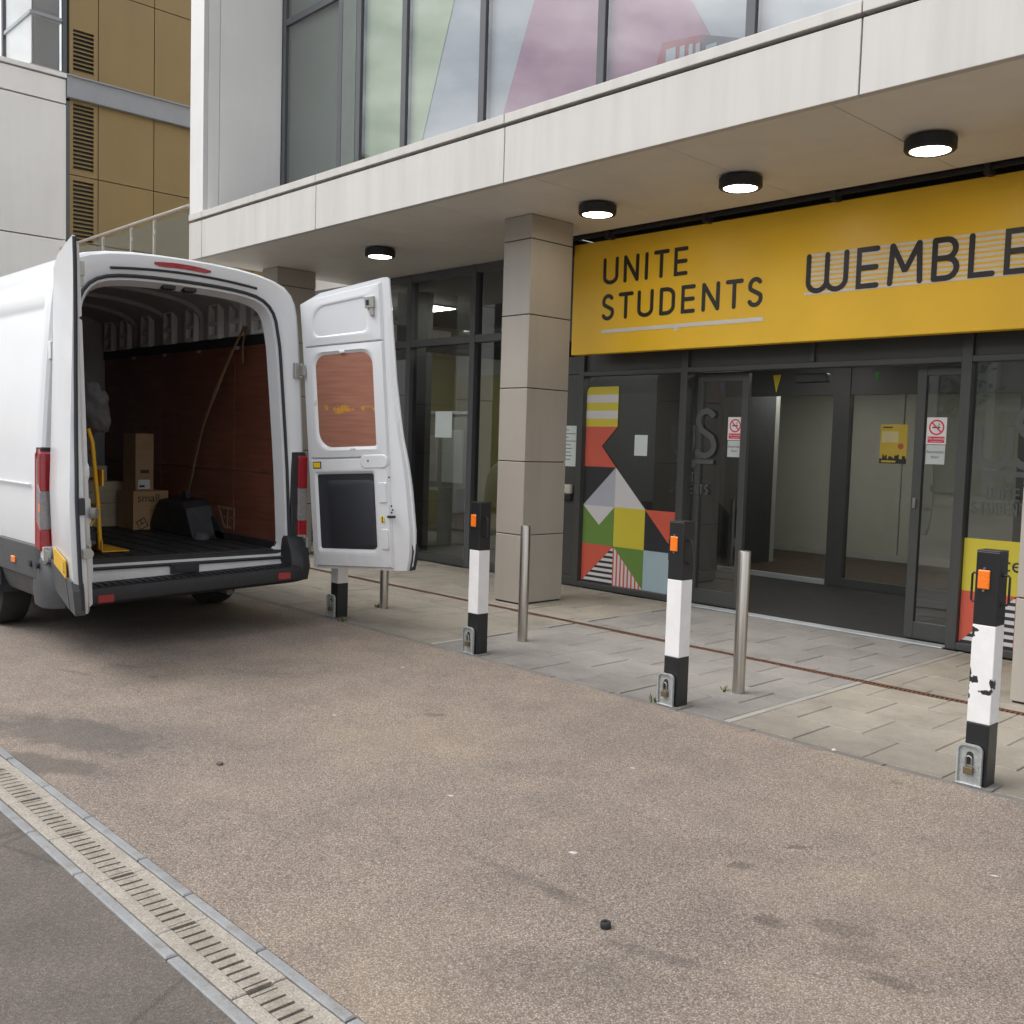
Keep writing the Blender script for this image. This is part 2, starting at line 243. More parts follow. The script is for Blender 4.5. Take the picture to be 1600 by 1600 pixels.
M = dict(
 resin=mk_resin(), asphalt=mk_asphalt(), slab=mk_slab('buff_paving', (.315, .288, .243), (.7, .7, .7)), slabg=mk_slab('grey_paving', (.272, .258, .242), (.72, .72, .74)),
 bed=pbr('paving_bed', (.17, .152, .13), .95, var=.3, vs=9, grain=.3), edge=mk_slab('granite_edging', (.25, .235, .22), (.7, .7, .7)), strip=pbr('pale_strip', (.31, .295, .27), .7, grain=.12),
 chan=mk_chan(), kerbsteel=mk_edging(),
 silt=pbr('silt', (.14, .118, .095), .95, grain=.3), rust=pbr('rusted_iron', (.13, .065, .04), .8, var=.4, vs=14, grain=.3),
 fascia=panel('pale_fascia', (.565, .545, .515), .42, .16), soffit=panel('soffit_panel', (.75, .71, .65), .5, .05), white=panel('pale_cladding', (.78, .765, .735), .42, .07),
 retp=panel('return_cladding_lifted', (.87, .855, .83), .42, .05), pil=panel('pilaster_white', (.66, .65, .64), .42, .04), colm=panel('taupe_column', (.39, .355, .31), .4, .08), gold=panel('gold_cladding', (.27, .19, .085), .42, .05, .35),
 groove=pbr('dark_joint', (.03, .03, .03), .8), frame=pbr('frame_grey', (.060, .062, .060), .42, var=.08, vs=3), frame2=pbr('mullion_grey', (.085, .09, .098), .42, var=.06),
 beam=pbr('beam_grey', (.30, .31, .33), .5, var=.05), louv=pbr('louvre_dark', (.03, .035, .035), .6), glassd=glass('clear_glazing', (.64, .68, .66), 1.85, .02), glassi=glass('inner_glazing', (.7, .74, .72), 1.45),
 glassu=glass('upper_glazing', (.92, .94, .94), 2.0, .03), glassb=glass('balustrade_glass', (.75, .79, .74), 1.7),
 sign=mk_sign(), ink=pbr('sign_black', (.022, .02, .02), .45, var=.1), signw=pbr('sign_white', (.74, .72, .69), .45, var=.04), cream=pbr('sign_cream', (.74, .68, .58), .45, var=.04),
 lampb=pbr('lamp_black', (.016, .018, .02), .5, var=.15), diffw=emit('diffuser_warm', (1, .88, .66), 16), diffc=emit('diffuser_cool', (.97, .94, 1), 15), room_fill=emit('added_room_light', (1, .95, .85), 22), tube=emit('lobby_light_panel', (1, .96, .9), 11),
 dyel=pbr('decal_yellow', (.62, .52, .045), .5, var=.03), dred=pbr('decal_red', (.60, .105, .065), .5, var=.03), dgrn=pbr('decal_green', (.135, .25, .05), .5, var=.03), dblu=pbr('decal_blue', (.36, .47, .52), .5, var=.03),
 dblk=pbr('decal_black', (.028, .028, .032), .5, var=.05), dlil=pbr('decal_lilac', (.42, .44, .50), .5, var=.03), dwht=pbr('decal_white', (.62, .61, .62), .5, var=.03), dfrost=pbr('decal_frost', (.085, .092, .088), .6, var=.05),
 paper=pbr('paper', (.62, .68, .66), .8, var=.03), nwhite=pbr('notice_white', (.72, .70, .70), .5, var=.02), nred=pbr('notice_red', (.60, .03, .06), .5, var=.05), ngrey=pbr('notice_grey', (.5, .53, .52), .5, var=.02),
 postery=pbr('poster_yellow', (.55, .40, .05), .6, var=.1), posterc=pbr('poster_text', (.60, .52, .28), .6), posterr=pbr('poster_stamp', (.45, .09, .06), .6),
 lobby=pbr('lobby_cream', (.56, .54, .47), .7, var=.04), lobbyw=pbr('skirting_white', (.55, .54, .50), .5), mat_=pbr('entrance_mat', (.022, .021, .02), .95, grain=.4, gs=180), lino=pbr('lobby_floor', (.07, .045, .03), .4, var=.2),
 dark=pbr('dark_interior', (.045, .047, .05), .8), ochre=pbr('room_wall_ochre', (.32, .30, .12), .8, var=.05), roomw=pbr('room_wall', (.36, .36, .33), .8, var=.05),
 sill=pbr('aluminium_sill', (.45, .48, .50), .4, metal=.3), bag=pbr('bunting_yellow', (.62, .50, .03), .7), bab=pbr('bunting_blue', (.05, .10, .32), .7), bagr=pbr('bunting_green', (.06, .38, .06), .7), bar=pbr('bunting_red', (.38, .05, .05), .7),
 black=pbr('gloss_black_paint', (.016, .017, .019), .32, var=.15), bwhite=pbr('band_white_paint', (.74, .735, .74), .42, var=.06, vs=9, grain=.03), peel=mk_peel(), galv=mk_galv(), brass=pbr('padlock_brass', (.20, .15, .09), .5, metal=.7, var=.2, vs=40),
 lock=pbr('padlock_steel', (.45, .45, .45), .3, metal=1), orange=pbr('orange_reflector', (.85, .19, .012), .25, var=.05, coat=.6), ss=mk_brushed(),
 van=mk_van_white(), vang=pbr('van_grey_plastic', (.065, .068, .072), .6, var=.12, bump=.1, bs=500), vanb=pbr('van_black_plastic', (.02, .021, .024), .55, var=.2, bump=.15, bs=400), rub=pbr('rubber_seal', (.025, .027, .034), .6, var=.1),
 red=pbr('red_lens', (.30, .008, .014), .18, coat=.8, var=.05), clr=pbr('clear_lens', (.24, .22, .22), .22, coat=.8, var=.15, vs=40), amber=pbr('amber_lens', (.85, .22, .03), .25, coat=.6), tyre=pbr('tyre_rubber', (.02, .02, .021), .85, var=.2), rim=pbr('steel_rim', (.2, .2, .21), .5, metal=.7),
 ply=mk_ply('lining_plywood', (.165, .058, .034)), dply=mk_door_ply(), ribw=pbr('painted_rib', (.68, .68, .69), .5, var=.08), steelw=pbr('primer_white_inner', (.42, .42, .43), .6, var=.12, vs=3), floorl=pbr('load_floor_black', (.026, .026, .028), .55, var=.3, vs=7, grain=.15), plate=pbr('plate_yellow', (.72, .43, .03), .4),
 hinge=pbr('zinc_hinge', (.42, .41, .39), .4, metal=.8), yel=pbr('label_yellow', (.85, .60, .02), .4), truck=pbr('truck_yellow', (.68, .36, .015), .4, var=.1, vs=12), strap=pbr('webbing', (.22, .14, .08), .85, var=.15, vs=20), carton=mk_carton('carton', (.40, .25, .13)), carton2=mk_carton('carton_pale', (.42, .36, .25)),
 carton3=mk_carton('carton_brown', (.34, .21, .12)), blanket=pbr('grey_blanket', (.085, .078, .084), .95, grain=.3, gs=120), lab=pbr('printed_label', (.55, .55, .55), .7), gum=pbr('chewing_gum', (.62, .60, .57), .8),
 filmw=pbr('film_bluegrey', (.27, .30, .33), .6, var=.08, vs=.8), filmg=pbr('film_green', (.30, .37, .22), .6, var=.05), filmp=pbr('film_mauve', (.25, .10, .165), .6, var=.05), filmd=pbr('film_darkgreen', (.13, .155, .14), .6, var=.06), reflr=pbr('reflection_red', (.22, .014, .018), .6, var=.05), filmk=pbr('film_slate', (.05, .06, .07), .6),
 brick=pbr('dark_brick', (.26, .24, .22), .85, var=.15, vs=.7, grain=.15, gs=12), towr=panel('tower_rib', (.42, .41, .40), .5, .1), bark=pbr('bark', (.06, .045, .035), .9, bump=.5, bs=25), leaf=pbr('foliage', (.055, .10, .022), .6, var=.4, vs=3), weed=pbr('weed_leaf', (.07, .10, .02), .7, var=.3, vs=30),
 terrain=pbr('far_ground', (.16, .15, .14), .9, var=.15, vs=.2), rail=pbr('handrail_steel', (.52, .48, .43), .35, metal=.6), white_st=pbr('white_trim', (.60, .61, .62), .5),
)

# ------------------------------------------------------------------ mesh helpers
class MB:
    def __init__(s): s.v = []; s.f = []; s.mi = []; s.m = 0; s.T = None
    def add(s, vs, fs):
        o = len(s.v); s.v += [tuple(s.T(*p)) if s.T else tuple(p) for p in vs]
        for f in fs: s.f.append(tuple(o+i for i in f)); s.mi.append(s.m)
        return s
    def box(s, x0, x1, y0, y1, z0, z1):
        return s.add([(x, y, z) for z in (z0, z1) for y in (y0, y1) for x in (x0, x1)],
                     [(0, 2, 3, 1), (4, 5, 7, 6), (0, 1, 5, 4), (2, 6, 7, 3), (0, 4, 6, 2), (1, 3, 7, 5)])
    def cbox(s, x0, x1, y0, y1, z0, z1, c=.004):
        """box with chamfered upper rim"""
        r = [[(x0, y0, z0), (x1, y0, z0), (x1, y1, z0), (x0, y1, z0)], [(x0, y0, z1-c), (x1, y0, z1-c), (x1, y1, z1-c), (x0, y1, z1-c)],
             [(x0+c, y0+c, z1), (x1-c, y0+c, z1), (x1-c, y1-c, z1), (x0+c, y1-c, z1)]]
        return s.loft(r)
    def prism(s, poly, ax, a, b):
        """poly of 2-D points extruded along ax ('x','y','z') from a to b"""
        def P(p, t): return {'x': (t, p[0], p[1]), 'y': (p[0], t, p[1]), 'z': (p[0], p[1], t)}[ax]
        n = len(poly); vs = [P(p, a) for p in poly]+[P(p, b) for p in poly]
        return s.add(vs, [tuple(range(n-1, -1, -1)), tuple(range(n, 2*n))]+[(i, (i+1) % n, n+(i+1) % n, n+i) for i in range(n)])
    def loft(s, rings, caps=(True, True), closed=True):
        n = len(rings[0]); vs = [p for r in rings for p in r]; fs = []
        for k in range(len(rings)-1):
            for i in range(n if closed else n-1):
                j = (i+1) % n; fs.append((k*n+i, k*n+j, (k+1)*n+j, (k+1)*n+i))
        if caps[0]: fs.append(tuple(range(n-1, -1, -1)))
        if caps[1]: fs.append(tuple((len(rings)-1)*n+i for i in range(n)))
        return s.add(vs, fs)
    def cyl(s, c, r, h, n=20, ax='z', r2=None):
        r2 = r if r2 is None else r2
        def ring(rr, t):
            out = []
            for i in range(n):
                a = 2*math.pi*i/n; p, q = rr*math.cos(a), rr*math.sin(a)
                out.append({'z': (c[0]+p, c[1]+q, c[2]+t), 'x': (c[0]+t, c[1]+p, c[2]+q), 'y': (c[0]+q, c[1]+t, c[2]+p)}[ax])
            return out
        return s.loft([ring(r, 0), ring(r2, h)])
    def lathe(s, c, prof, n=28, ax='z'):
        rings = []
        for rr, t in prof:
            ring = []
            for i in range(n):
                a = 2*math.pi*i/n; p, q = rr*math.cos(a), rr*math.sin(a)
                ring.append({'z': (c[0]+p, c[1]+q, c[2]+t), 'x': (c[0]+t, c[1]+p, c[2]+q), 'y': (c[0]+q, c[1]+t, c[2]+p)}[ax])
            rings.append(ring)
        return s.loft(rings)
    def tube(s, path, r, n=8):
        P = [Vector(p) for p in path]; rings = []; prev = None
        for i, p in enumerate(P):
            d = (P[min(i+1, len(P)-1)]-P[max(i-1, 0)]).normalized()
            if prev is None:
                a = Vector((0, 0, 1)) if abs(d.z) < .9 else Vector((1, 0, 0)); prev = d.cross(a).normalized()
            e1 = (prev-d*prev.dot(d)).normalized(); e2 = d.cross(e1); prev = e1
            rr = r[i] if isinstance(r, (list, tuple)) else r
            rings.append([tuple(p+e1*rr*math.cos(2*math.pi*k/n)+e2*rr*math.sin(2*math.pi*k/n)) for k in range(n)])
        return s.loft(rings)
    def ribbon(s, pts, w, y, t=.003, cap=True):
        """stroke of width w through 2-D points (x,z) in a plane of constant y, thickness t towards -y, round ends"""
        q = [pts[0]]
        for p in pts[1:]:
            if abs(p[0]-q[-1][0])+abs(p[1]-q[-1][1]) > 1e-5: q.append(p)
        P = [Vector((p[0], p[1])) for p in q]; n = len(P); L = []; Rr = []
        for i in range(n):
            d0 = (P[i]-P[i-1]).normalized() if i else (P[1]-P[0]).normalized()
            d1 = (P[i+1]-P[i]).normalized() if i < n-1 else d0
            d = (d0+d1); d = d.normalized() if d.length > 1e-6 else d0
            k = 1/max(.74, d.dot(d0)); nn = Vector((-d.y, d.x))*w/2*k
            L.append(P[i]+nn); Rr.append(P[i]-nn)
        out = list(L)
        def arc(c, d):
            a0 = math.atan2(d.x, -d.y)  # placeholder, replaced below
        def capf(c, d):
            nn = Vector((-d.y, d.x)); return [c+nn*w/2*math.cos(a)+d*w/2*math.sin(a) for a in [math.pi*k/6 for k in range(1, 6)]]
        if cap: out += capf(P[-1], (P[-1]-P[-2]).normalized())
        out += Rr[::-1]
        if cap: out += [c for c in capf(P[0], (P[0]-P[1]).normalized())]
        poly = [(p.x, p.y) for p in out]
        bm_f = [(p[0], y, p[1]) for p in poly]; m = len(poly)
        # front strip as quads
        o = len(s.v); fs = []
        vs = [(p.x, y-t, p.y) for p in L]+[(p.x, y-t, p.y) for p in Rr]
        fs += [(i, i+n, i+n+1, i+1) for i in range(n-1)]
        s.add(vs, fs)
        if cap:
            for c, d in ((P[-1], (P[-1]-P[-2]).normalized()), (P[0], (P[0]-P[1]).normalized())):
                nn = Vector((-d.y, d.x)); ring = [c+nn*w/2*math.cos(a)+d*w/2*math.sin(a) for a in [math.pi*k/6 for k in range(0, 7)]]
                s.add([(q.x, y-t, q.y) for q in ring], [tuple(range(len(ring)))])
        vs = [(p[0], y-t, p[1]) for p in poly]+[(p[0], y, p[1]) for p in poly]
        s.add(vs, [(i, (i+1) % m, m+(i+1) % m, m+i) for i in range(m)])
        return s
    def build(s, name, mats, parent=None, smooth=False, bevel=0, data=None):
        if not isinstance(mats, (list, tuple)): mats = [mats]
        me = bpy.data.meshes.new(name); off = Vector((0, 0, 0))
        if parent is not None:
            q = parent
            while q is not None: off += q.location; q = q.parent
        me.from_pydata([tuple(Vector(p)-off) for p in s.v], [], s.f)
        for mm in mats: me.materials.append(M[mm] if isinstance(mm, str) else mm)
        me.polygons.foreach_set('material_index', s.mi)
        bm = bmesh.new(); bm.from_mesh(me); bmesh.ops.recalc_face_normals(bm, faces=bm.faces); bm.to_mesh(me); bm.free()
        if smooth:
            for p in me.polygons: p.use_smooth = True
            me.set_sharp_from_angle(angle=R(38))
        o = bpy.data.objects.new(name, me); C.objects.link(o); o.parent = parent
        if bevel:
            b = o.modifiers.new('bevel', 'BEVEL'); b.width = bevel; b.segments = 2; b.limit_method = 'ANGLE'; b.angle_limit = R(50)
        return o
def tag(o, label=None, cat=None, group=None, kind=None):
    if label: o['label'] = label
    if cat: o['category'] = cat
    if group: o['group'] = group
    if kind: o['kind'] = kind
    return o
def thing(name, label, cat, loc, group=None):
    o = bpy.data.objects.new(name, None); C.objects.link(o); o.location = loc; o.empty_display_size = .1
    return tag(o, label, cat, group)
def box(name, m, parent, *b, bevel=0): return MB().box(*b).build(name, m, parent, bevel=bevel)
def copy_tree(o, parent=None):
    c = o.copy(); C.objects.link(c); c.parent = parent
    for ch in list(o.children): copy_tree(ch, c)
    return c
def text_mesh(name, body, size, m, parent, origin, xdir, zdir, extrude=.0008, align='CENTER', sx=1.):
    cu = bpy.data.curves.new('t', 'FONT'); cu.body = body; cu.size = size; cu.extrude = extrude; cu.align_x = align; cu.align_y = 'CENTER'; cu.resolution_u = 3
    to = bpy.data.objects.new('t', cu); C.objects.link(to); dg = bpy.context.evaluated_depsgraph_get(); dg.update()
    me = bpy.data.meshes.new_from_object(to.evaluated_get(dg)); bpy.data.objects.remove(to)
    X = Vector(xdir).normalized(); Z = Vector(zdir).normalized(); N = X.cross(Z)
    off = Vector((0, 0, 0)); q = parent
    while q is not None: off += q.location; q = q.parent
    o3 = Vector(origin)-off
    for v in me.vertices: p = v.co.copy(); v.co = o3+X*p.x*sx+Z*p.y+N*p.z
    me.materials.clear(); me.materials.append(M[m]); o = bpy.data.objects.new(name, me); C.objects.link(o); o.parent = parent; return o

GLYPH = {}
def _arc(cx, cz, rx, rz, a0, a1, n=10): return [(cx+rx*math.cos(R(a0+(a1-a0)*i/n)), cz+rz*math.sin(R(a0+(a1-a0)*i/n))) for i in range(n+1)]
def glyphs():
    G = GLYPH
    G['U'] = (.50, [[(0, 1)]+[(0, .25)]+_arc(.25, .25, .25, .25, 180, 360)+[(.5, .25), (.5, 1)]])
    G['N'] = (.50, [[(0, 0), (0, 1)], [(0, 1), (.5, 0)], [(.5, 0), (.5, 1)]])
    G['I'] = (.0, [[(0, 0), (0, 1)]])
    G['T'] = (.52, [[(0, 1), (.52, 1)], [(.26, 1), (.26, 0)]])
    G['E'] = (.44, [[(.44, 1), (0, 1), (0, 0), (.44, 0)], [(0, .5), (.42, .5)]])
    G['S'] = (.46, [_arc(.23, .74, .22, .26, 35, 200, 10)+[(.06, .60), (.38, .42)]+_arc(.22, .26, .24, .26, 25, -150, 10)])
    G['D'] = (.48, [[(0, 0), (0, 1)], [(0, 1), (.2, 1)]+_arc(.2, .72, .28, .28, 90, 0, 6)+_arc(.2, .28, .28, .28, 0, -90, 6)+[(0, 0)]])
    G['W'] = (1.08, [[(0, 1), (0, .27)]+_arc(.27, .27, .27, .27, 180, 360, 10)+[(.54, .3), (.54, 1)], [(.54, .27)]+_arc(.81, .27, .27, .27, 180, 360, 10)+[(1.08, 1)]])
    G['M'] = (.76, [[(0, 0), (.04, 1)], [(.05, 1), (.36, .34), (.40, .34)], [(.40, .34), (.71, 1)], [(.72, 1), (.76, 0)]])
    G['B'] = (.56, [[(0, 0), (0, 1)], [(0, 1), (.3, 1)]+_arc(.3, .76, .22, .24, 90, -90, 8)+[(.02, .52)], [(.3, .52)]+_arc(.3, .26, .26, .26, 90, -90, 8)+[(0, 0)]])
    G['L'] = (.55, [[(0, 1), (0, 0), (.55, 0)]])
    G['Y'] = (.56, [[(0, 1), (.28, .5), (.56, 1)], [(.28, .5), (.28, 0)]])
glyphs()
def letter(ch, x, z, h, w, y, m, parent, sx=1., t=.004):
    mb = MB()
    for i, st in enumerate(GLYPH[ch][1]):
        pts = [(x+p[0]*h*sx, z+p[1]*h) for p in st]; mb.ribbon(pts, w, y, t+.0004*i)
    return mb.build('letter', m, parent)

# ================================================================== GROUND
def sheet(name, m, x0, x1, y0, y1, z0, z1, nx=1):
    o = box(name, m, None, x0, x1, y0, y1, z0, z1); return tag(o, kind='structure')
sheet('ground', 'terrain', -400, 400, -400, 400, -.6, -.2)
sheet('road', 'asphalt', -60, 30, -14, 1.212, -.3, -.006)
sheet('forecourt', 'resin', -60, 30, 1.462, 4.585, -.3, 0)
pav = sheet('pavement', 'bed', -30, 8, 4.585, 7.80, -.3, -.022)
sheet('far_pavement', 'bed', -60, 30, -22, -14.01, -.3, .02)
# granite edging row between gravel and slabs
ed = {}
x = -12.6
while x < .4:
    L = random.choice((.5, .62, .74)); o = MB().cbox(x+.003, min(x+L, .4)-.003, 4.588, 4.640, -.1, .001+random.uniform(-.002, .002), .004).build('edging_stone', 'edge', pav); x += L
# slabs: 0.39 m squares laid in staggered rows; a greyer field in front of the doors between two pale strips
SP = .3935
def slab_rows():
    rows = [(4.644, 5.043, 0), (5.043, 5.443, 1), (5.443, 5.853, 0), (5.853, 6.168, 1), (6.252, 6.352, 0), (6.352, 6.752, 1), (6.752, 7.20, 0), (7.20, 7.55, 1), (7.55, 7.80, 0)]
    for (y0, y1, odd) in rows:
        segs = ((-12.6, -5.712, 'slab'), (-5.672, -3.112, 'slabg'), (-3.062, .4, 'slab'))
        for a, b, mm in segs:
            first = -2.885+(0 if not odd else SP/2)
            first = (-2.68 if odd == 0 else -2.885)
            k0 = math.floor((a-first)/SP)
            for k in range(k0, k0+60):
                s0, s1 = first+k*SP, first+(k+1)*SP
                s0, s1 = max(s0, a), min(s1, b)
                if s1-s0 < .05: continue
                # the columns stand through the paving
                yield s0, s1, y0, y1, mm
cache = {}
for s0, s1, y0, y1, mm in slab_rows():
    key = (round(s1-s0, 3), round(y1-y0, 3), mm); g = .0027
    cx, cy = (s0+s1)/2, (y0+y1)/2
    if key not in cache:
        w, d = (s1-s0)/2-g, (y1-y0)/2-g
        o = MB().cbox(-w, w, -d, d, -.06, 0, .004).build('slab', mm, None); cache[key] = o.data
    else:
        o = bpy.data.objects.new('slab', cache[key]); C.objects.link(o)
    o.parent = pav; o.location = (cx, cy, random.uniform(-.0022, .0022)); o.rotation_euler = (R(random.uniform(-.06, .06)), R(random.uniform(-.06, .06)), R(random.uniform(-.15, .15)))
for xx in (-5.71, -3.11):
    MB().cbox(xx+.002, xx+.036+(.01 if xx > -4 else 0), 4.642, 6.168, -.06, .001, .002).build('pale_strip', 'strip', pav)
    MB().cbox(xx+.002, xx+.036+(.01 if xx > -4 else 0), 6.252, 7.80, -.06, .0005, .002).build('pale_strip', 'strip', pav)
# rusty slot drain
sdn = thing('slot_drain', 'narrow rusty brown slot drain running through the paving', 'drain', (-5, 6.21, 0))
mb = MB(); mb.box(-12.6, .4, 6.170, 6.182, -.08, .000); mb.box(-12.6, .4, 6.238, 6.250, -.08, .000); mb.build('drain_rim', 'rust', sdn)
box('drain_bed', 'silt', sdn, -12.6, .4, 6.182, 6.238, -.08, -.03)
mb = MB(); x = -12.6
while x < .4: mb.box(x, x+.012, 6.182, 6.238, -.03, -.002); x += .03
tag(mb.build('grating', 'rust', sdn), kind='stuff')
# drainage channel by the road
ch = thing('drainage_channel', 'slotted concrete drainage channel between two grey edging strips beside the asphalt', 'drain', (-3, 1.34, 0))
box('channel_bed', 'silt', ch, -8, 2.5, 1.214, 1.460, -.3, -.035)
def grate_mesh(L=.456, ns=9):
    mb = MB(); y0, y1, s0, s1 = -.083, .084, -.037, .041
    z0, z1 = -.06, 0
    mb.cbox(-L/2, L/2, y0, s0, z0, z1, .003); mb.cbox(-L/2, L/2, s1, y1, z0, z1, .003)
    end = .022; pitch = (L-2*end)/ns; sw = .011
    xs = -L/2+end
    mb.box(-L/2+.009, xs, s0, s1, z0, z1-.001)
    for k in range(ns):
        mb.box(xs+sw/2+random.uniform(-.0015, .002), xs+pitch-sw/2+random.uniform(-.002, .0015), s0, s1, z0, z1-.0012-random.uniform(0, .0012))
        xs += pitch
    mb.box(xs+.001, L/2-.009, s0, s1, z0, z1-.001)
    return mb
g0 = [grate_mesh().build('grate_block', 'chan', None) for _ in range(3)]
for o in g0: o.parent = ch
k = 0
for i in range(-12, 10):
    xx = -2.572+.46*i
    o = g0[k] if k < 3 else g0[k % 3].copy()
    if k >= 3: C.objects.link(o)
    o.location = (xx-ch.location.x, 1.338-ch.location.y, random.uniform(-.002, .001)); o.rotation_euler = (R(random.uniform(-.4, .4)), R(random.uniform(-.2, .2)), R(random.uniform(-.25, .25))); k += 1
for (y0, y1, x) in ((1.427, 1.462, -8.), (1.2135, 1.250, -8.15)):
    while x < 2.4:
        L = random.choice((.36, .46, .47, .5, .72))
        o = MB().cbox(x+.004, x+L-.004, y0, y1, -.1, .002+random.uniform(-.002, .002), .005).build('edging_strip', 'kerbsteel', ch)
        x += L

# ================================================================== ENTRANCE BUILDING
bld = thing('entrance_building', 'pale student building with yellow-signed glazed entrance under a deep canopy', 'building', (-6, 7.9, 0))
ZS = 3.6; YF = 5.54; YG = 7.88
# fascia panels with open joints, thin cap above a shadow groove
fj = [-11.6, -11.275, -8.80, -6.024, -2.978, .1, 3.1]
for a, b in zip(fj, fj[1:]):
    MB().box(a+.005, b-.005, YF, YF+.05, ZS-.004, 4.035).build('fascia_panel', 'fascia', bld, bevel=.004)
    MB().box(a+.004, b-.004, YF-.012, YF+.14, 4.062, 4.135).build('fascia_cap', 'fascia', bld, bevel=.004)
box('canopy_core', 'groove', bld, -11.59, 3.09, YF+.052, 6.55, ZS+.02, 4.06)
box('canopy_end', 'fascia', bld, -11.61, -11.592, YF+.004, 6.55, ZS-.002, 4.03)
# soffit panels
sx = [-11.59, -9.95, -8.3, -7.1, -5.75, -4.46, -3.18, -1.9, -.6, .9, 3.09]
for a, b in zip(sx, sx[1:]):
    box('soffit_panel', 'soffit', bld, a+.003, b-.003, YF+.062, 7.40 if b > -7.05 else YG+.05, ZS, ZS+.018, bevel=.002)
box('soffit_trim', 'fascia', bld, -11.585, 3.09, YF+.051, YF+.058, ZS-.003, ZS+.017)
box('slit_cover', 'groove', bld, -7.16, -7.10, 7.40, 7.83, 3.45, ZS-.001)  # added dark piece that hides a bright slit at the sign's end
box('soffit_void', 'groove', bld, -7.1, 3.1, 7.40, 7.9, ZS+.02, ZS+.2)
mb = MB()
for xx in (-6.6, -5.45, -4.2, -3.0, -1.8, -.6): mb.box(xx, xx+.04, 7.44, 7.56, 3.535, ZS+.05)
mb.box(-7.1, 3.1, 7.47, 7.50, 3.575, 3.60); mb.build('sign_bracket', 'groove', bld)
# pilaster / fin beside the upper glazing
box('pilaster', 'pil', bld, -11.6, -11.262, YF+.002, YF+.06, 4.138, 9.5, bevel=.004)
for y0, y1 in ((YF+.064, 5.745), (5.753, 6.57)):
    box('return_panel', 'retp', bld, -11.30, -11.262, y0, y1, 4.06, 9.5, bevel=.003)  # paler copy of the pilaster white, lightening the side turned from the sun
box('pilaster_back', 'white', bld, -11.6, -11.305, YF+.064, 12, 3.66, 9.5)
# upper glazing
YU = 6.60
mull = [-11.23, -9.99, -9.62, -8.775, -7.515, -5.963, -4.45, -2.95, -1.4, .1, 1.6, 3.1]
for i, xx in enumerate(mull):
    MB().box(xx-.042, xx+.042, YU-.022, YU+.10, 4.0, 9.5).build('mullion', 'frame2', bld, bevel=.004)
box('spandrel_panel', 'filmd', bld, -9.94, -9.67, YU-.02, YU+.04, 4.0, 9.5)
for a, b in zip(mull, mull[1:]):
    if abs(a+9.99) < .01: continue
    MB().add([(a+.045, YU, 4.0), (b-.045, YU, 4.0), (b-.045, YU, 9.5), (a+.045, YU, 9.5)], [(0, 1, 2, 3)]).build('upper_pane', 'glassu', bld)
box('upper_transom', 'frame2', bld, -11.18, 3.05, YU-.02, YU+.08, 6.55, 6.63)
# printed window film and painted-in reflections behind the upper panes (butted polygons)
yf = YU+.05
def film(name, m, pts, dy=0): MB().prism(pts, 'y', yf+dy, yf+dy+.004).build(name, m, bld)
film('window_film', 'filmd', [(-11.19, 4), (-10.03, 4), (-10.03, 9.5), (-11.19, 9.5)])  # the pilaster's dark reflection is put into this pane's film colour
film('window_film', 'filmw', [(-9.58, 4), (3.1, 4), (3.1, 9.5), (-9.58, 9.5)], .02)
film('green_film', 'filmg', [(-9.58, 4.0), (-8.78, 4.0), (-8.05, 6.0), (-6.8, 9.5), (-9.58, 9.5)], .012)
film('mauve_film', 'filmp', [(-7.55, 4.0), (-4.40, 4.0), (-6.3, 7.1)], .012)
film('red_reflection', 'reflr', [(-5.6, 4.0), (-4.95, 4.0), (-4.95, 4.80), (-5.35, 4.84)], .004)  # red and slate shapes stand in for a structure reflected in the glass
film('slate_reflection', 'filmk', [(-4.949, 4.0), (-4.52, 4.0), (-4.54, 4.66), (-4.949, 4.80)], .004)
for (a, b, z0, z1) in ((-5.30, -5.20, 4.62, 4.77), (-5.16, -5.11, 4.62, 4.76), (-5.07, -5.03, 4.60, 4.75), (-5.0, -4.96, 4.58, 4.74), (-4.90, -4.80, 4.55, 4.70)):
    film('reflected_window', 'filmw', [(a, z0), (b, z0), (b, z1), (a, z1)], -.002)
box('upper_back', 'dark', bld, -11.2, 3.1, 7.2, 7.3, 4.07, 9.5)
box('roof', 'white', bld, -11.6, 3.1, YF, 14, 9.51, 9.9)

# columns: six storeys of cladding panel each
def column(x0, label):
    t = thing('column', label, 'column', (x0, 6.43, 0), 'clad columns carrying the canopy')
    zz = [.012, .655, 1.340, 2.02, 2.692, 3.378, ZS-.001]
    box('column_core', 'groove', t, x0+.012, x0+.352, 6.442, 6.968, 0, ZS-.001)
    for a, b in zip(zz, zz[1:]): box('cladding_panel', 'colm', t, x0, x0+.365, 6.43, 6.98, a+.004, b-.004, bevel=.005)
column(-6.955, 'taupe panelled square column between the striped posts and yellow sign')
column(-11.42, 'taupe panelled column half hidden behind the open white van')
column(-2.24, 'taupe panelled column cut by the right edge of the photo')

# ground-floor glazing -------------------------------------------------
def bar(name, x0, x1, z0, z1, y0=YG-.05, y1=YG+.07, m='frame'): return box(name, m, bld, x0, x1, y0, y1, z0, z1, bevel=.004)
def pane(x0, x1, z0, z1, y=YG+.01, m='glassd', name='glass_pane'): return MB().add([(x0, y, z0), (x1, y, z0), (x1, y, z1), (x0, y, z1)], [(0, 1, 2, 3)]).build(name, m, bld)
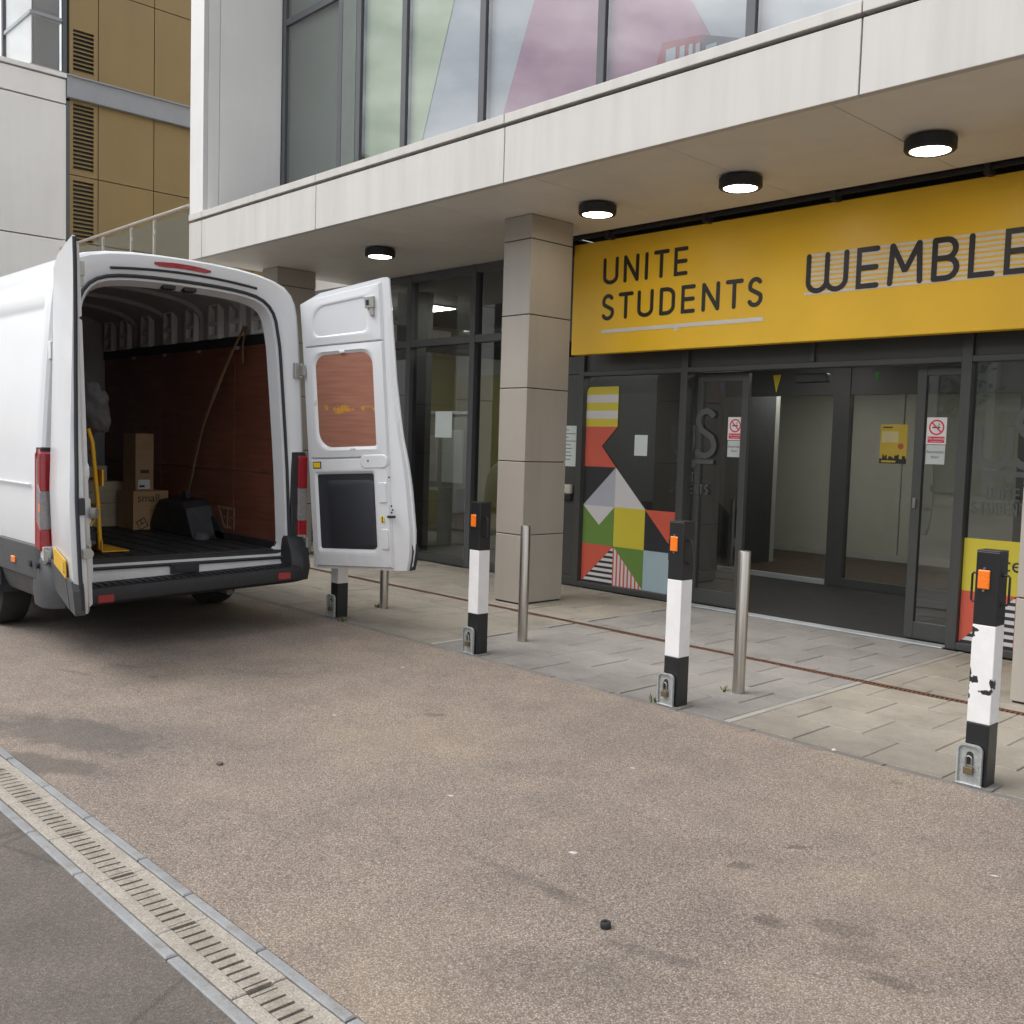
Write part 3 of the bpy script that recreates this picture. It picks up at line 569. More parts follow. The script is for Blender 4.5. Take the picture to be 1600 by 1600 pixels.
# left bay
LB = [-14.0, -12.6, -11.35, -10.22, -8.985, -7.79]
for xx in LB: bar('mullion', xx-.045, xx+.045, 0.001, ZS-.002, m='frame2')
for a, b in zip(LB, LB[1:]):
    bar('transom', a+.046, b-.046, 2.685, 2.775, YG-.045, YG+.065, 'frame2'); bar('sill_rail', a+.046, b-.046, .002, .09, YG-.047, YG+.067, 'frame'); bar('head_rail', a+.046, b-.046, 3.50, ZS-.003, YG-.044, YG+.064, 'frame2')
    pane(a+.046, b-.046, .09, 2.685); pane(a+.046, b-.046, 2.775, 3.50)
bar('grey_panel', -7.744, -7.25, .10, 2.26, YG-.02, YG+.04); bar('panel_plinth', -7.744, -7.25, .0015, .098, YG-.045, YG+.05)
bar('grey_panel', -7.744, -7.25, 2.265, 2.45, YG-.018, YG+.04)
# entrance frame
for xx in (-7.21, -5.868, -3.195, -1.75): bar('door_post', xx-.04, xx+.04, .001, 2.62)
for a, b in ((-7.17, -5.908), (-5.828, -3.235), (-3.155, -1.79)):
    bar('header_rail', a, b, 2.235, 2.285, YG-.048, YG+.068); bar('header_panel', a, b, 2.286, 2.62, YG-.01, YG+.06)
bar('header_mullion', -4.55, -4.50, 2.287, 2.60, YG-.04, YG+.05)
for a, b in ((-7.17, -5.908), (-3.155, -1.79)):
    bar('sill_rail', a, b, .002, .06, YG-.047, YG+.067); pane(a, b, .06, 2.235)
bar('wall_panel', -7.744, 3.1, 2.622, ZS+.015, YG+.0, YG+.06)
for a, b in ((-1.71, .2), (.24, 3.1)): pane(a, b, .06, 2.6); bar('sill_rail', a, b, .002, .06)
bar('threshold', -5.828, -3.235, .0005, .012, YG-.1, YG+.03, 'sill')
# sliding leaves
def leaf(name, x0, x1, st, label):
    y0, y1 = YG+.085, YG+.135; o = bpy.data.objects.new(name, None); C.objects.link(o); o.parent = bld; o['label'] = label
    MB().box(x0, x0+st[0], y0, y1, .012, 2.22).build('stile', 'frame', o, bevel=.004); MB().box(x1-st[1], x1, y0, y1, .012, 2.22).build('stile', 'frame', o, bevel=.004)
    MB().box(x0+st[0], x1-st[1], y0+.002, y1-.002, .012, .15).build('bottom_rail', 'frame', o, bevel=.003); MB().box(x0+st[0], x1-st[1], y0+.002, y1-.002, 2.15, 2.22).build('top_rail', 'frame', o, bevel=.003)
    y = (y0+y1)/2; MB().add([(x0+st[0], y, .15), (x1-st[1], y, .15), (x1-st[1], y, 2.15), (x0+st[0], y, 2.15)], [(0, 1, 2, 3)]).build('door_glass', 'glassd', o)
    return o
leaf('sliding_door', -5.80, -5.225, (.06, .07), 'left sliding glass leaf slid open')
lr = leaf('sliding_door', -3.635, -3.24, (.075, .0), 'right sliding glass leaf slid open')
MB().box(-3.612, -3.588, YG+.065, YG+.086, 1.08, 1.16).build('pull_handle', 'lock', lr)
box('door_sensor', 'lampb', bld, -4.75, -4.45, YG+.09, YG+.17, 2.12, 2.20, bevel=.01)

# lobby
box('lobby_mat', 'mat_', bld, -7.2, -1.8, 7.95, 10.40, -.05, .003)
box('lobby_floor', 'lino', bld, -10, -1.8, 10.40, 13.6, -.05, .002)
box('lobby_ceiling', 'dark', bld, -10, -1.7, 7.95, 13.7, 2.63, 2.7)
box('lobby_wall', 'lobby', bld, -6.35, -1.7, 13.60, 13.7, 0, 2.62); box('lobby_wall', 'lobby', bld, -8.35, -6.36, 13.58, 13.7, 0, 2.62)
box('lobby_wall', 'dark', bld, -10, -8.36, 13.60, 13.7, 0, 2.62)
box('skirting', 'lobbyw', bld, -8.35, -1.7, 13.555, 13.578, .003, .1)
box('lobby_wall', 'roomw', bld, -1.79, -1.70, 7.96, 13.58, 0, 2.62)
box('lobby_wall', 'dark', bld, -7.35, -7.25, 7.96, 10.4, 0, 2.62); box('lobby_wall', 'dark', bld, -10.05, -9.95, 10.4, 13.7, 0, 2.62)
# inner screen
for a, b in ((-7.24, -7.16), (-5.70, -5.50), (-3.7, -3.55), (-1.9, -1.8)): box('screen_post', 'frame', bld, a, b, 10.40, 10.50, .004, 2.6, bevel=.004)
box('screen_head', 'frame', bld, -7.16, -1.9, 10.41, 10.49, 2.16, 2.6); box('screen_sill', 'sill', bld, -7.16, -5.70, 10.395, 10.45, .005, .06)
box('screen_sill', 'frame', bld, -5.5, -3.7, 10.402, 10.452, .005, .1)
for a, b in ((-7.16, -5.70), (-5.50, -3.7), (-3.55, -1.9)): MB().add([(a, 10.45, .06), (b, 10.45, .06), (b, 10.45, 2.16), (a, 10.45, 2.16)], [(0, 1, 2, 3)]).build('screen_glass', 'glassi', bld)
# left room
box('room_floor', 'roomw', bld, -14, -7.4, 7.95, 12.2, -.05, .004); box('room_ceiling', 'dark', bld, -14, -7.3, 7.95, 12.3, 3.55, 3.6)
box('room_wall', 'roomw', bld, -14, -7.36, 11.9, 12.0, 0, 3.5); box('room_wall', 'ochre', bld, -14, -11.6, 11.88, 11.9, 0, 2.7); box('room_wall', 'dark', bld, -7.45, -7.36, 7.97, 11.9, 0, 3.5)
box('column_reflection', 'frame2', bld, -10.95, -10.68, 8.2, 8.6, .005, 3.5)  # dark box stands in for the column's shaded reflection in the glass
box('room_wall', 'ochre', bld, -14.1, -14, 7.9, 12, 0, 3.55)
box('body_wall', 'white', bld, -11.58, 3.1, 13.8, 14, 0, 9.5)

for k, (x, y, z) in enumerate(((-6.2, 9.0, 2.62), (-4.3, 9.0, 2.62), (-6.9, 12.0, 2.62), (-4.6, 12.0, 2.62), (-9.3, 9.6, 3.54), (-12, 9.6, 3.54))):
    t = thing('ceiling_panel_light', ('square ceiling panel light behind the left sliding leaf', 'square ceiling panel light over the open doorway', 'square ceiling panel light beyond the inner screen, left', 'square ceiling panel light beyond the inner screen near the poster', 'unseen square ceiling panel added to brighten the room just left of the column', 'unseen square ceiling panel added to brighten the room behind the van door')[k], 'light', (x, y, z), ('lobby ceiling panels' if x > -7.3 else 'added room ceiling panels'))
    MB().box(x-.3, x+.3, y-.3, y+.3, z-.02, z-.001).build('frame', 'white_st', t); MB().box(x-.27, x+.27, y-.27, y+.27, z-.024, z-.0205).build('diffuser', 'tube' if x > -7.3 else 'room_fill', t)  # the two room panels are unseen, added to brighten the dark room
# notice board and bin inside the room
nb = thing('notice_board', 'white framed notice board inside the window left of the column', 'notice board', (-12.5, 10.4, .9))
box('board', 'roomw', nb, -13.11, -11.99, 10.42, 10.45, .75, 1.95); mb = MB(); mb.box(-13.15, -11.95, 10.40, 10.425, 1.95, 2.0); mb.box(-13.15, -11.95, 10.40, 10.425, .70, .75); mb.box(-13.15, -13.11, 10.40, 10.425, .75, 1.95); mb.box(-11.99, -11.95, 10.40, 10.425, .75, 1.95); mb.build('board_frame', 'white_st', nb)
box('sheet', 'lab', nb, -13.0, -12.75, 10.40, 10.42, .85, 1.6); box('sheet', 'paper', nb, -12.6, -12.1, 10.40, 10.42, .85, 1.7)
mb = MB(); mb.box(-13.11, -13.0, 10.4, 10.46, 0, .72); mb.box(-12.1, -11.99, 10.4, 10.46, 0, .72); mb.build('leg', 'white_st', nb)
MB().lathe((-11.15, 9.4, .004), [(.19, 0), (.20, .05), (.20, .80), (.19, .83), (.16, .83), (.16, .78)]).build('waste_bin', 'roomw', None, smooth=True)
tag(bpy.data.objects['waste_bin'], 'grey drum bin standing inside the window left of the column', 'bin')

# ------------------------------------------------------------------ sign
YS = 7.545
sg = thing('shop_sign', 'long yellow sign board with black lettering above the entrance', 'sign', (-5, YS, 2.43))
box('sign_board', 'sign', sg, -7.10, 3.0, YS, YS+.10, 2.43, 3.545, bevel=.006)
def fit(c, xa, xb, z0, z1, w, yy, t=.004):
    gw = GLYPH[c][0]; h = z1-z0-w; sx = (xb-xa-w)/(gw*h) if gw else 1
    letter(c, xa+w/2, z0+w/2, h, w, yy, 'ink', sg, sx, t)
for c, a, b in (('U', -6.693, -6.497), ('N', -6.428, -6.238), ('I', -6.164, -6.12), ('T', -6.059, -5.876), ('E', -5.818, -5.661)): fit(c, a, b, 3.104, 3.367, .038, YS-.0005)
for c, a, b in (('S', -6.695, -6.536), ('T', -6.479, -6.293), ('U', -6.24, -6.046), ('D', -5.972, -5.791), ('E', -5.72, -5.562), ('N', -5.488, -5.295), ('T', -5.234, -5.049), ('S', -5.002, -4.85)): fit(c, a, b, 2.752, 3.012, .038, YS-.0005)
MB().ribbon([(-6.69, 2.645), (-4.835, 2.645)], .036, YS-.0005, .004, cap=False).build('underline', 'signw', sg)
MB().box(-5.785, -5.745, YS-.0055, YS-.001, 2.598, 2.626).build('underline_tick', 'signw', sg)
# WEMBLEY on a field of white stripes
n_st = 9
for i in range(n_st):
    z = 2.812+i*.0388; xl = -4.45 if i < 1 else -4.425
    MB().box(xl, -2.05, YS-.0025, YS-.0006, z, z+.0225).build('sign_stripe', 'cream' if i else 'signw', sg)
for c, a, b in (('W', -4.440, -4.061), ('E', -3.994, -3.8), ('M', -3.731, -3.45), ('B', -3.385, -3.174), ('L', -3.112, -2.917), ('E', -2.859, -2.675), ('Y', -2.62, -2.39)): fit(c, a, b, 2.818, 3.147, .043, YS-.003, .003)

# ------------------------------------------------------------------ soffit lamps
def lamp(x, y, diff, label):
    t = thing('ceiling_light', label, 'light', (x, y, ZS), 'round lights under the canopy')
    MB().lathe((x, y, ZS), [(.10, -.001), (.10, -.012), (.155, -.014), (.165, -.022), (.165, -.085), (.155, -.097), (.132, -.099), (.128, -.094), (.127, -.06), (.02, -.058)], 40).build('housing', 'lampb', t, smooth=True)
    MB().lathe((x, y, ZS), [(.126, -.066), (.125, -.094), (.08, -.101), (.02, -.104)], 36).build('diffuser', diff, t, smooth=True)
lamp(-9.08, 6.545, 'diffw', 'lit round black canopy light above the open van door')
lamp(-5.905, 6.55, 'diffw', 'lit round black canopy light just right of the taupe column')
lamp(-4.475, 6.585, 'diffc', 'lit round black canopy light, cool white, above the gap in the sign wording')
lamp(-3.0, 6.565, 'diffw', 'largest lit round black canopy light, nearest the right edge')

# ------------------------------------------------------------------ window decals, notices
YD = YG-.002
def decal_set(root, shapes):
    for nm, m, pts, lvl in shapes: MB().prism(pts, 'y', YD-.001-.0012*lvl, YD-.0004-.0012*lvl+.0003).build(nm, m, root)
d1 = thing('window_decal', 'colourful geometric patchwork decal on the glass left of the sliding doors', 'decal', (-6.5, YD, .06), 'geometric window decals')
A = [-7.155, -6.72, -6.315, -5.915]; Zr = [.062, .470, .880, 1.29, 1.71, 2.125]
sh = []
hh = (Zr[5]-Zr[4])/5
tl = _arc(A[0]+.06, Zr[5]-.06, .06, .06, 180, 90, 5)
sh.append(('decal_patch', 'dyel', [(A[0], Zr[4]), (A[1], Zr[4]), (A[1], Zr[5])]+tl[::-1], 0))
for k in (1, 3): sh.append(('decal_stripe', 'dwht', [(A[0], Zr[4]+hh*k), (A[1], Zr[4]+hh*k), (A[1], Zr[4]+hh*(k+1)), (A[0], Zr[4]+hh*(k+1))], 1))
sh.append(('decal_patch', 'dred', [(A[0], Zr[3]), (A[1], Zr[3]), (-6.925, 1.507), (A[1], Zr[4]), (A[0], Zr[4])], 0)) 
sh.append(('decal_patch', 'dblk', [(A[0], Zr[2]), (A[1], Zr[3]-.002), (A[0], Zr[3])], 0))
sh.append(('decal_patch', 'dlil', [(A[0], Zr[2]), (A[1], Zr[2]), (A[1], Zr[3])], 0))
sh.append(('decal_patch', 'dwht', [(A[1], Zr[2]), (A[2], Zr[2]), (A[1], Zr[3])], 0))
sh.append(('decal_patch', 'dgrn', [(A[0], Zr[1]), (A[1], Zr[1]), (A[1], Zr[2]), (A[0], Zr[2])], 0))
sh.append(('decal_patch', 'dwht', [(A[0], Zr[2]-.0005), (-6.925, .679), (A[1], Zr[2]-.0005)], 1))
sh.append(('decal_patch', 'dyel', [(A[1], Zr[1]), (A[2], Zr[1]), (A[2], Zr[2]), (A[1], Zr[2])], 0))
sh.append(('decal_patch', 'dblk', [(A[2], Zr[1]), (A[3], Zr[1]), (A[3], Zr[2]), (A[2], Zr[2])], 0))
sh.append(('decal_patch', 'dred', [(A[2], Zr[2]), (A[3], Zr[1]), (A[3], Zr[2])], 1))
sh.append(('decal_patch', 'dred', [(A[0], Zr[0]), (A[1], Zr[1]), (A[0], Zr[1])], 0))
sh.append(('decal_patch', 'dblk', [(A[0], Zr[0]), (A[1], Zr[0]), (A[1], Zr[1])], 0))
nS = 7
for k in range(nS):
    z0 = Zr[0]+.022+k*.056; z1 = z0+.03
    f = lambda z: A[0]+(z-Zr[0])/(Zr[1]-Zr[0])*(A[1]-A[0])
    if z1 < Zr[1]: sh.append(('decal_stripe', 'dwht', [(f(z0)+.004, z0), (A[1]-.001, z0), (A[1]-.001, z1), (f(z1)+.004, z1)], 1))
sh.append(('decal_patch', 'dred', [(A[1], Zr[0]), (A[2], Zr[0]), (A[1], Zr[1])], 0))
for k in range(8):
    x0 = A[1]+.018+k*.05; x1 = x0+.028
    f = lambda x: Zr[1]-(x-A[1])/(A[2]-A[1])*(Zr[1]-Zr[0])
    if x1 < A[2]-.005: sh.append(('decal_stripe', 'dwht', [(x0, Zr[0]+.001), (x1, Zr[0]+.001), (x1, f(x1)), (x0, f(x0))], 1))
sh.append(('decal_patch', 'dgrn', [(A[1], Zr[1]), (A[2], Zr[0]), (A[2], Zr[1])], 0))
sh.append(('decal_patch', 'dblu', [(A[2], Zr[0]), (A[3], Zr[0]), (A[3], Zr[1]), (A[2], Zr[1])], 0))
decal_set(d1, sh)
d2 = thing('window_decal', 'yellow and red striped decal on the glass right of the sliding doors', 'decal', (-2.5, YD, .06), 'geometric window decals')
B = [-3.15, -2.745, -2.34, -1.935]; sh = []
sh.append(('decal_patch', 'dyel', [(B[0], Zr[1]), (B[3], Zr[1]), (B[3], Zr[2]), (B[0], Zr[2])], 0))
sh.append(('decal_patch', 'dred', [(B[0], Zr[0]), (B[1], Zr[1]), (B[0], Zr[1])], 0)); sh.append(('decal_patch', 'dblk', [(B[0], Zr[0]), (B[1], Zr[0]), (B[1], Zr[1])], 0))
for k in range(nS):
    z0 = Zr[0]+.022+k*.056; z1 = z0+.03; f = lambda z: B[0]+(z-Zr[0])/(Zr[1]-Zr[0])*(B[1]-B[0])
    if z1 < Zr[1]: sh.append(('decal_stripe', 'dwht', [(f(z0)+.004, z0), (B[1]-.001, z0), (B[1]-.001, z1), (f(z1)+.004, z1)], 1))
sh.append(('decal_patch', 'dred', [(B[1], Zr[0]), (B[3], Zr[0]), (B[3], Zr[1]), (B[1], Zr[1])], 0))
decal_set(d2, sh)
text_mesh('decal_lettering', 'ce', .16, 'dblk', d2, (-2.79, YD-.004, .70), (1, 0, 0), (0, 0, 1))
# frosted emblem (a U and an S over a bar) with the name below, on both side panes
def emblem(cx, label, yo):
    t = thing('frosted_emblem', label, 'decal', (cx, YD, 1.1), 'frosted emblems on the glass')
    y = yo
    mb = MB(); mb.ribbon([(cx-.23, 1.74), (cx-.23, 1.56)]+_arc(cx-.115, 1.56, .115, .115, 180, 360, 12)+[(cx+.0, 1.74)], .055, y, .0012, cap=False); mb.build('emblem_letter', 'dfrost', t)
    mb = MB(); mb.ribbon(_arc(cx+.15, 1.78, .095, .09, 25, 200, 10)+[(cx+.10, 1.69), (cx+.22, 1.62)]+_arc(cx+.14, 1.54, .11, .095, 30, -150, 10), .055, y, .0012, cap=False); mb.build('emblem_letter', 'dfrost', t)
    mb = MB(); mb.box(cx-.20, cx+.25, y-.0012, y, 1.365, 1.405); mb.box(cx+.0, cx+.04, y-.0012, y, 1.325, 1.363); mb.build('emblem_bar', 'dfrost', t)
    for ln, z, x0 in (('UNITE', 1.19, cx-.15), ('STUDENTS', 1.075, cx-.25)):
        x = x0
        for c in ln:
            letter(c, x, z, .085, .013, y, 'dfrost', t, .8, .0012); x += GLYPH[c][0]*.085*.8+.026
emblem(-5.83, 'faint frosted circular emblem and lettering left of the doors', YG+.082)
emblem(-2.86, 'faint frosted emblem and lettering right of the doors', YD-.0003)

def no_smoking(x0, z0, y, label, lab2):
    t = thing('no_smoking_sign', label, 'sign', (x0, y, z0), 'no smoking signs on the sliding doors')
    w, h = .16, .215; MB().box(x0, x0+w, y-.002, y, z0, z0+h).build('sign_plate', 'nwhite', t)
    cx, cz = x0+w/2, z0+.135; mb = MB(); mb.ribbon(_arc(cx, cz, .056, .056, 0, 360, 28), .013, y-.002, .0006, cap=False); mb.build('prohibition_ring', 'nred', t)
    MB().box(cx-.034, cx+.03, y-.0025, y-.0021, cz-.006, cz+.006).build('cigarette', 'dblk', t)
    mb = MB(); mb.ribbon([(cx+.01, cz+.012), (cx+.025, cz+.025), (cx+.015, cz+.035)], .005, y-.0021, .0004, cap=False); mb.build('smoke_mark', 'dblk', t)
    MB().ribbon([(cx-.039, cz+.039), (cx+.039, cz-.039)], .012, y-.0028, .0006, cap=False).build('prohibition_bar', 'nred', t)
    MB().box(x0+.012, x0+w-.012, y-.0026, y-.0021, z0+.012, z0+.062).build('red_panel', 'nred', t)
    text_mesh('lettering', 'No smoking', .026, 'nwhite', t, (cx, y-.003, z0+.045), (1, 0, 0), (0, 0, 1), .0003)
    text_mesh('lettering', 'It is against the law', .012, 'nwhite', t, (cx, y-.003, z0+.024), (1, 0, 0), (0, 0, 1), .0003)
    t2 = thing('door_notice', lab2, 'notice', (x0, y, z0-.16), 'automatic door notices')
    MB().box(x0+.005, x0+w-.003, y-.002, y, z0-.16, z0-.006).build('notice_plate', 'ngrey', t2)
    text_mesh('lettering', 'Automatic', .034, 'dblk', t2, (cx, y-.0026, z0-.062), (1, 0, 0), (0, 0, 1), .0003)
    text_mesh('lettering', 'door', .034, 'dblk', t2, (cx, y-.0026, z0-.102), (1, 0, 0), (0, 0, 1), .0003)
no_smoking(-5.445, 1.60, YG+.105, 'red and white no smoking sign on the left sliding leaf', 'pale automatic door notice on the left sliding leaf')
no_smoking(-3.545, 1.60, YG+.105, 'red and white no smoking sign on the right sliding leaf', 'pale automatic door notice on the right sliding leaf')
def sheet_paper(x0, x1, z0, z1, y, label, lines=0, m='paper'):
    t = thing('paper_notice', label, 'notice', (x0, y, z0), 'paper notices')
    MB().box(x0, x1, y-.0015, y, z0, z1).build('paper', m, t)
    if lines:
        mb = MB()
        for i in range(lines):
            z = z1-.05-i*(z1-z0-.08)/lines; mb.box(x0+.02, x0+(x1-x0)*random.uniform(.4, .9), y-.0022, y-.0016, z, z+.008)
        mb.build('print_lines', 'frame2', t)
sheet_paper(-9.69, -9.37, 1.555, 1.875, YG-.0, 'pale blank sheet stuck to the window left of the column')
sheet_paper(-6.487, -6.322, 1.42, 1.63, YG-.0, 'small pale sheet stuck beside the geometric decal')
sheet_paper(-7.49, -7.255, 1.28, 1.715, YG-.022, 'printed white sheet on the grey panel behind the column', 9)
po = thing('wall_poster', 'yellow and black poster on the inner lobby glazing', 'poster', (-5, 10.43, 1.4))
MB().box(-5.135, -4.832, 10.425, 10.43, 1.41, 1.835).build('poster_sheet', 'postery', po)
MB().box(-5.11, -5.0, 10.4238, 10.4248, 1.795, 1.81).build('poster_heading', 'dblk', po)
MB().box(-5.115, -4.93, 10.4235, 10.4245, 1.64, 1.76).build('poster_text', 'posterc', po)
MB().cyl((-4.90, 10.4240, 1.60), .032, .0008, 18, 'y').build('poster_stamp', 'posterr', po)
pts = [(-5.135, 1.412)]; xx = -5.135; 
while xx < -4.84: pts.append((xx, 1.46+random.uniform(0, .06))); xx += .017; pts.append((xx-.002, pts[-1][1]))
pts += [(-4.833, 1.47), (-4.833, 1.412)]
MB().prism(pts, 'y', 10.4232, 10.4246).build('poster_skyline', 'dblk', po)
MB().box(-5.11, -4.95, 10.4222, 10.4230, 1.425, 1.445).build('poster_strip', 'postery', po)
# intercom on the grey panel
ic = thing('card_reader', 'small beige and black card reader on the grey panel behind the column', 'card reader', (-7.36, YG-.02, .9))
MB().box(-7.415, -7.30, YG-.06, YG-.021, .91, .98).build('reader_base', 'lampb', ic, bevel=.01); MB().box(-7.42, -7.295, YG-.075, YG-.022, .985, 1.085).build('reader_cover', 'lobby', ic, bevel=.015)
# bunting pennants
for (x, z, s, m, lb) in ((-5.12, 2.215, .13, 'bag', 'yellow bunting pennant hanging inside the entrance'), (-5.72, 2.2, .13, 'bab', 'blue bunting pennant behind the left sliding leaf'), (-4.12, 2.215, .07, 'bagr', 'small green bunting pennant inside the entrance'), (-3.68, 2.22, .06, 'bar', 'small red bunting pennant beside the right sliding leaf')):
    o = MB().prism([(x, z), (x+s*.62, z), (x+s*.31, z-s*1.25)], 'y', 8.20, 8.204).build('bunting_pennant', m, None); tag(o, lb, 'pennant', 'bunting pennants')

# ================================================================== BOLLARDS
def post(x, y, label, wm='bwhite'):
    t = thing('parking_post', label, 'parking post', (x, y, 0), 'black and white parking posts along the paving edge')
    a = .0515; yb = y
    MB().box(x-a, x+a, yb-a, yb+a, -.02, .293).build('lower_band', 'black', t, bevel=.004)
    MB().box(x-a, x+a, yb-a, yb+a, .2932, .745).build('white_band', wm, t, bevel=.004)
    MB().box(x-a, x+a, yb-a, yb+a, .7452, 1.08).build('upper_band', 'black', t, bevel=.004)
    MB().box(x-a-.001, x+a+.001, yb-a-.001, yb+a+.001, 1.0802, 1.086).build('cap', 'black', t, bevel=.003)
    # reflector on the street face
    rx = x-.012
    rf = MB().cbox(-.026, .026, -.043, .043, 0, .009, .004); rf.v = [(rx+p[0], yb-a-p[2]-.0005, .953+p[1]) for p in rf.v]; r = rf.build('reflector', 'orange', t, bevel=.003)
    for dz in (.05, -.05): MB().cyl((rx, yb-a-.005, .953+dz), .006, .005, 10, 'y').build('screw', 'lock', r)
    # fold-down handles on both sides
    for s in (-1, 1):
        xs = x+s*a
        pts = [(xs, yb-.005, .975), (xs+s*.024, yb-.005, .976), (xs+s*.031, yb-.005, .968), (xs+s*.031, yb-.005, .85), (xs+s*.024, yb-.005, .842), (xs, yb-.005, .843)]
        MB().tube(pts, .0055, 8).build('handle', 'black', t, smooth=True)
        for z in (.975, .843): MB().cyl((xs, yb-.005, z), .011, s*.004, 12, 'x').build('handle_boss', 'black', t)
    # hinged locking plate with padlock
    yp = yb-a-.014; w = .056; xo = x-.02
    prof = [(xo-w, .008), (xo+w, .008), (xo+w, .15)]+_arc(xo+w-.03, .165, .03, .03, 0, 90, 5)+_arc(xo-w+.03, .165, .03, .03, 90, 180, 5)
    lp = MB().prism(prof, 'y', yp, yp+.005).build('locking_plate', 'galv', t)
    mb = MB(); mb.ribbon(prof[2:-1] if False else [(xo-w+.004, .02), (xo-w+.004, .155)]+_arc(xo-w+.032, .163, .028, .028, 180, 90, 5)+_arc(xo+w-.032, .163, .028, .028, 90, 0, 5)+[(xo+w-.004, .02)], .008, yp, .012, cap=False); mb.build('plate_rim', 'galv', lp) if False else None
    e = mb.build('plate_rim', 'galv', lp)
    MB().prism([(xo-.016, .10), (xo+.016, .10)]+_arc(xo, .145, .016, .016, 0, 180, 6), 'y', yp-.0012, yp-.0003).build('slot', 'groove', lp)
    pts = [(xo-.013, yp-.012, .085), (xo-.013, yp-.012, .128)]+[(xo+.013*math.cos(R(a_)), yp-.012, .128+.014*math.sin(R(a_))) for a_ in (150, 120, 90, 60, 30)]+[(xo+.013, yp-.012, .128), (xo+.013, yp-.012, .085)]
    pb = MB().box(xo-.021, xo+.021, yp-.022, yp-.003, .058, .092).build('padlock', 'brass', t, bevel=.003)
    MB().tube(pts, .0042, 8).build('shackle', 'lock', pb, smooth=True)
    MB().tube([(xo-w-.002, yp-.002, .008), (xo+w+.002, yp-.002, .008)], .006, 8).build('hinge_pin', 'galv', lp)
    MB().box(xo-w-.012, xo+w+.05, yp-.012, yb+a+.012, .0008, .0065).build('base_plate', 'rust' if wm == 'rustbase' else 'edge', t)
    for s_ in (xo+w-.012,): MB().cyl((s_, yp-.004, .095), .006, .004, 10, 'y').build('rivet', 'lock', lp)
post(-1.746, 4.692, 'nearest black and white post, white band peeling, at the right edge', 'peel')
post(-3.482, 4.690, 'black and white post in front of the colourful window decal')
post(-5.237, 4.692, 'black and white post standing left of the taupe column')
post(-7.009, 4.706, 'black and white post showing only below the open right van door')
def steel(x, y, label):
    o = MB().lathe((x, y, 0), [(.038, -.02), (.038, .882), (.036, .887), (.0, .888)], 32).build('steel_bollard', 'ss', None, smooth=True)
    return tag(o, label, 'bollard', 'slim stainless steel bollards')
steel(-3.418, 5.25, 'slim stainless steel bollard standing before the open doorway')
steel(-5.367, 5.27, 'slim stainless steel bollard in front of the taupe column')
steel(-7.172, 5.29, 'slim stainless steel bollard half hidden by the open van door')

# ================================================================== VAN
CY = 3.315; XR = -6.97
van = thing('delivery_van', 'white high-roof delivery van parked with both rear doors open', 'van', (-9.6, CY, 0))
# half contour: (half width, z) from the bottom centre round the side to the roof centre
HC = [(0, .40), (.80, .40), (.93, .42), (.985, .50), (1.005, .62), (1.018, .80), (1.022, 1.0), (1.018, 1.25), (1.006, 1.5), (.988, 1.8), (.968, 2.1), (.955, 2.27), (.952, 2.30), (.950, 2.33), (.946, 2.36),
      (.935, 2.46), (.915, 2.55), (.88, 2.62), (.82, 2.675), (.72, 2.715), (.58, 2.745), (.40, 2.765), (.20, 2.774), (0, 2.776)]
def contour(dw=0, dz=0, groove=0, panelr=0, htop=2.776, wk=1., zb=0):
    pts = []
    for hw, z in HC:
        w = max(0, hw-dw*(1 if hw > .3 else hw/.3))*wk
        if z in (2.30, 2.33) and groove: w -= .014*groove
        if .9 < z < 2.28 and panelr: w -= .014*panelr
        z2 = .40+(z-.40)*(htop-.40)/(2.776-.40) if z > .4 else z
        if z > 2.5: z2 -= dz
        pts.append((w, z2))
    loop = [(CY-w, z) for w, z in pts]+[(CY+w, z) for w, z in pts[::-1][1:-1]]
    return loop
st = [(XR-.004, .028, .02, 0, 0, 2.776, 1), (XR-.018, .008, .006, 0, 0, 2.776, 1), (XR-.05, 0, 0, 0, 0, 2.776, 1), (XR-.115, 0, 0, 0, 0, 2.776, 1), (XR-.121, 0, 0, 1, 1, 2.776, 1), (XR-1.2, 0, 0, 1, 1, 2.776, 1), (XR-2.4, 0, 0, 1, 1, 2.776, 1), (XR-2.41, 0, 0, 1, 0, 2.776, 1), (XR-3.4, 0, 0, 1, 0, 2.776, 1),
      (XR-4.0, 0, 0, 0, 0, 2.76, 1), (XR-4.35, 0, 0, 0, 0, 2.68, .995), (XR-4.65, 0, 0, 0, 0, 2.45, .985), (XR-5.0, 0, 0, 0, 0, 1.95, .97), (XR-5.25, 0, 0, 0, 0, 1.42, .96), (XR-5.7, 0, 0, 0, 0, 1.2, .93), (XR-5.9, 0, 0, 0, 0, 1.05, .85), (XR-5.96, 0, 0, 0, 0, .85, .8)]
mb = MB(); mb.loft([[(X, y, z) for y, z in contour(dw, dz, g, p, h, k)] for X, dw, dz, g, p, h, k in st], caps=(False, True)); mb.build('body_shell', 'van', van, smooth=True)
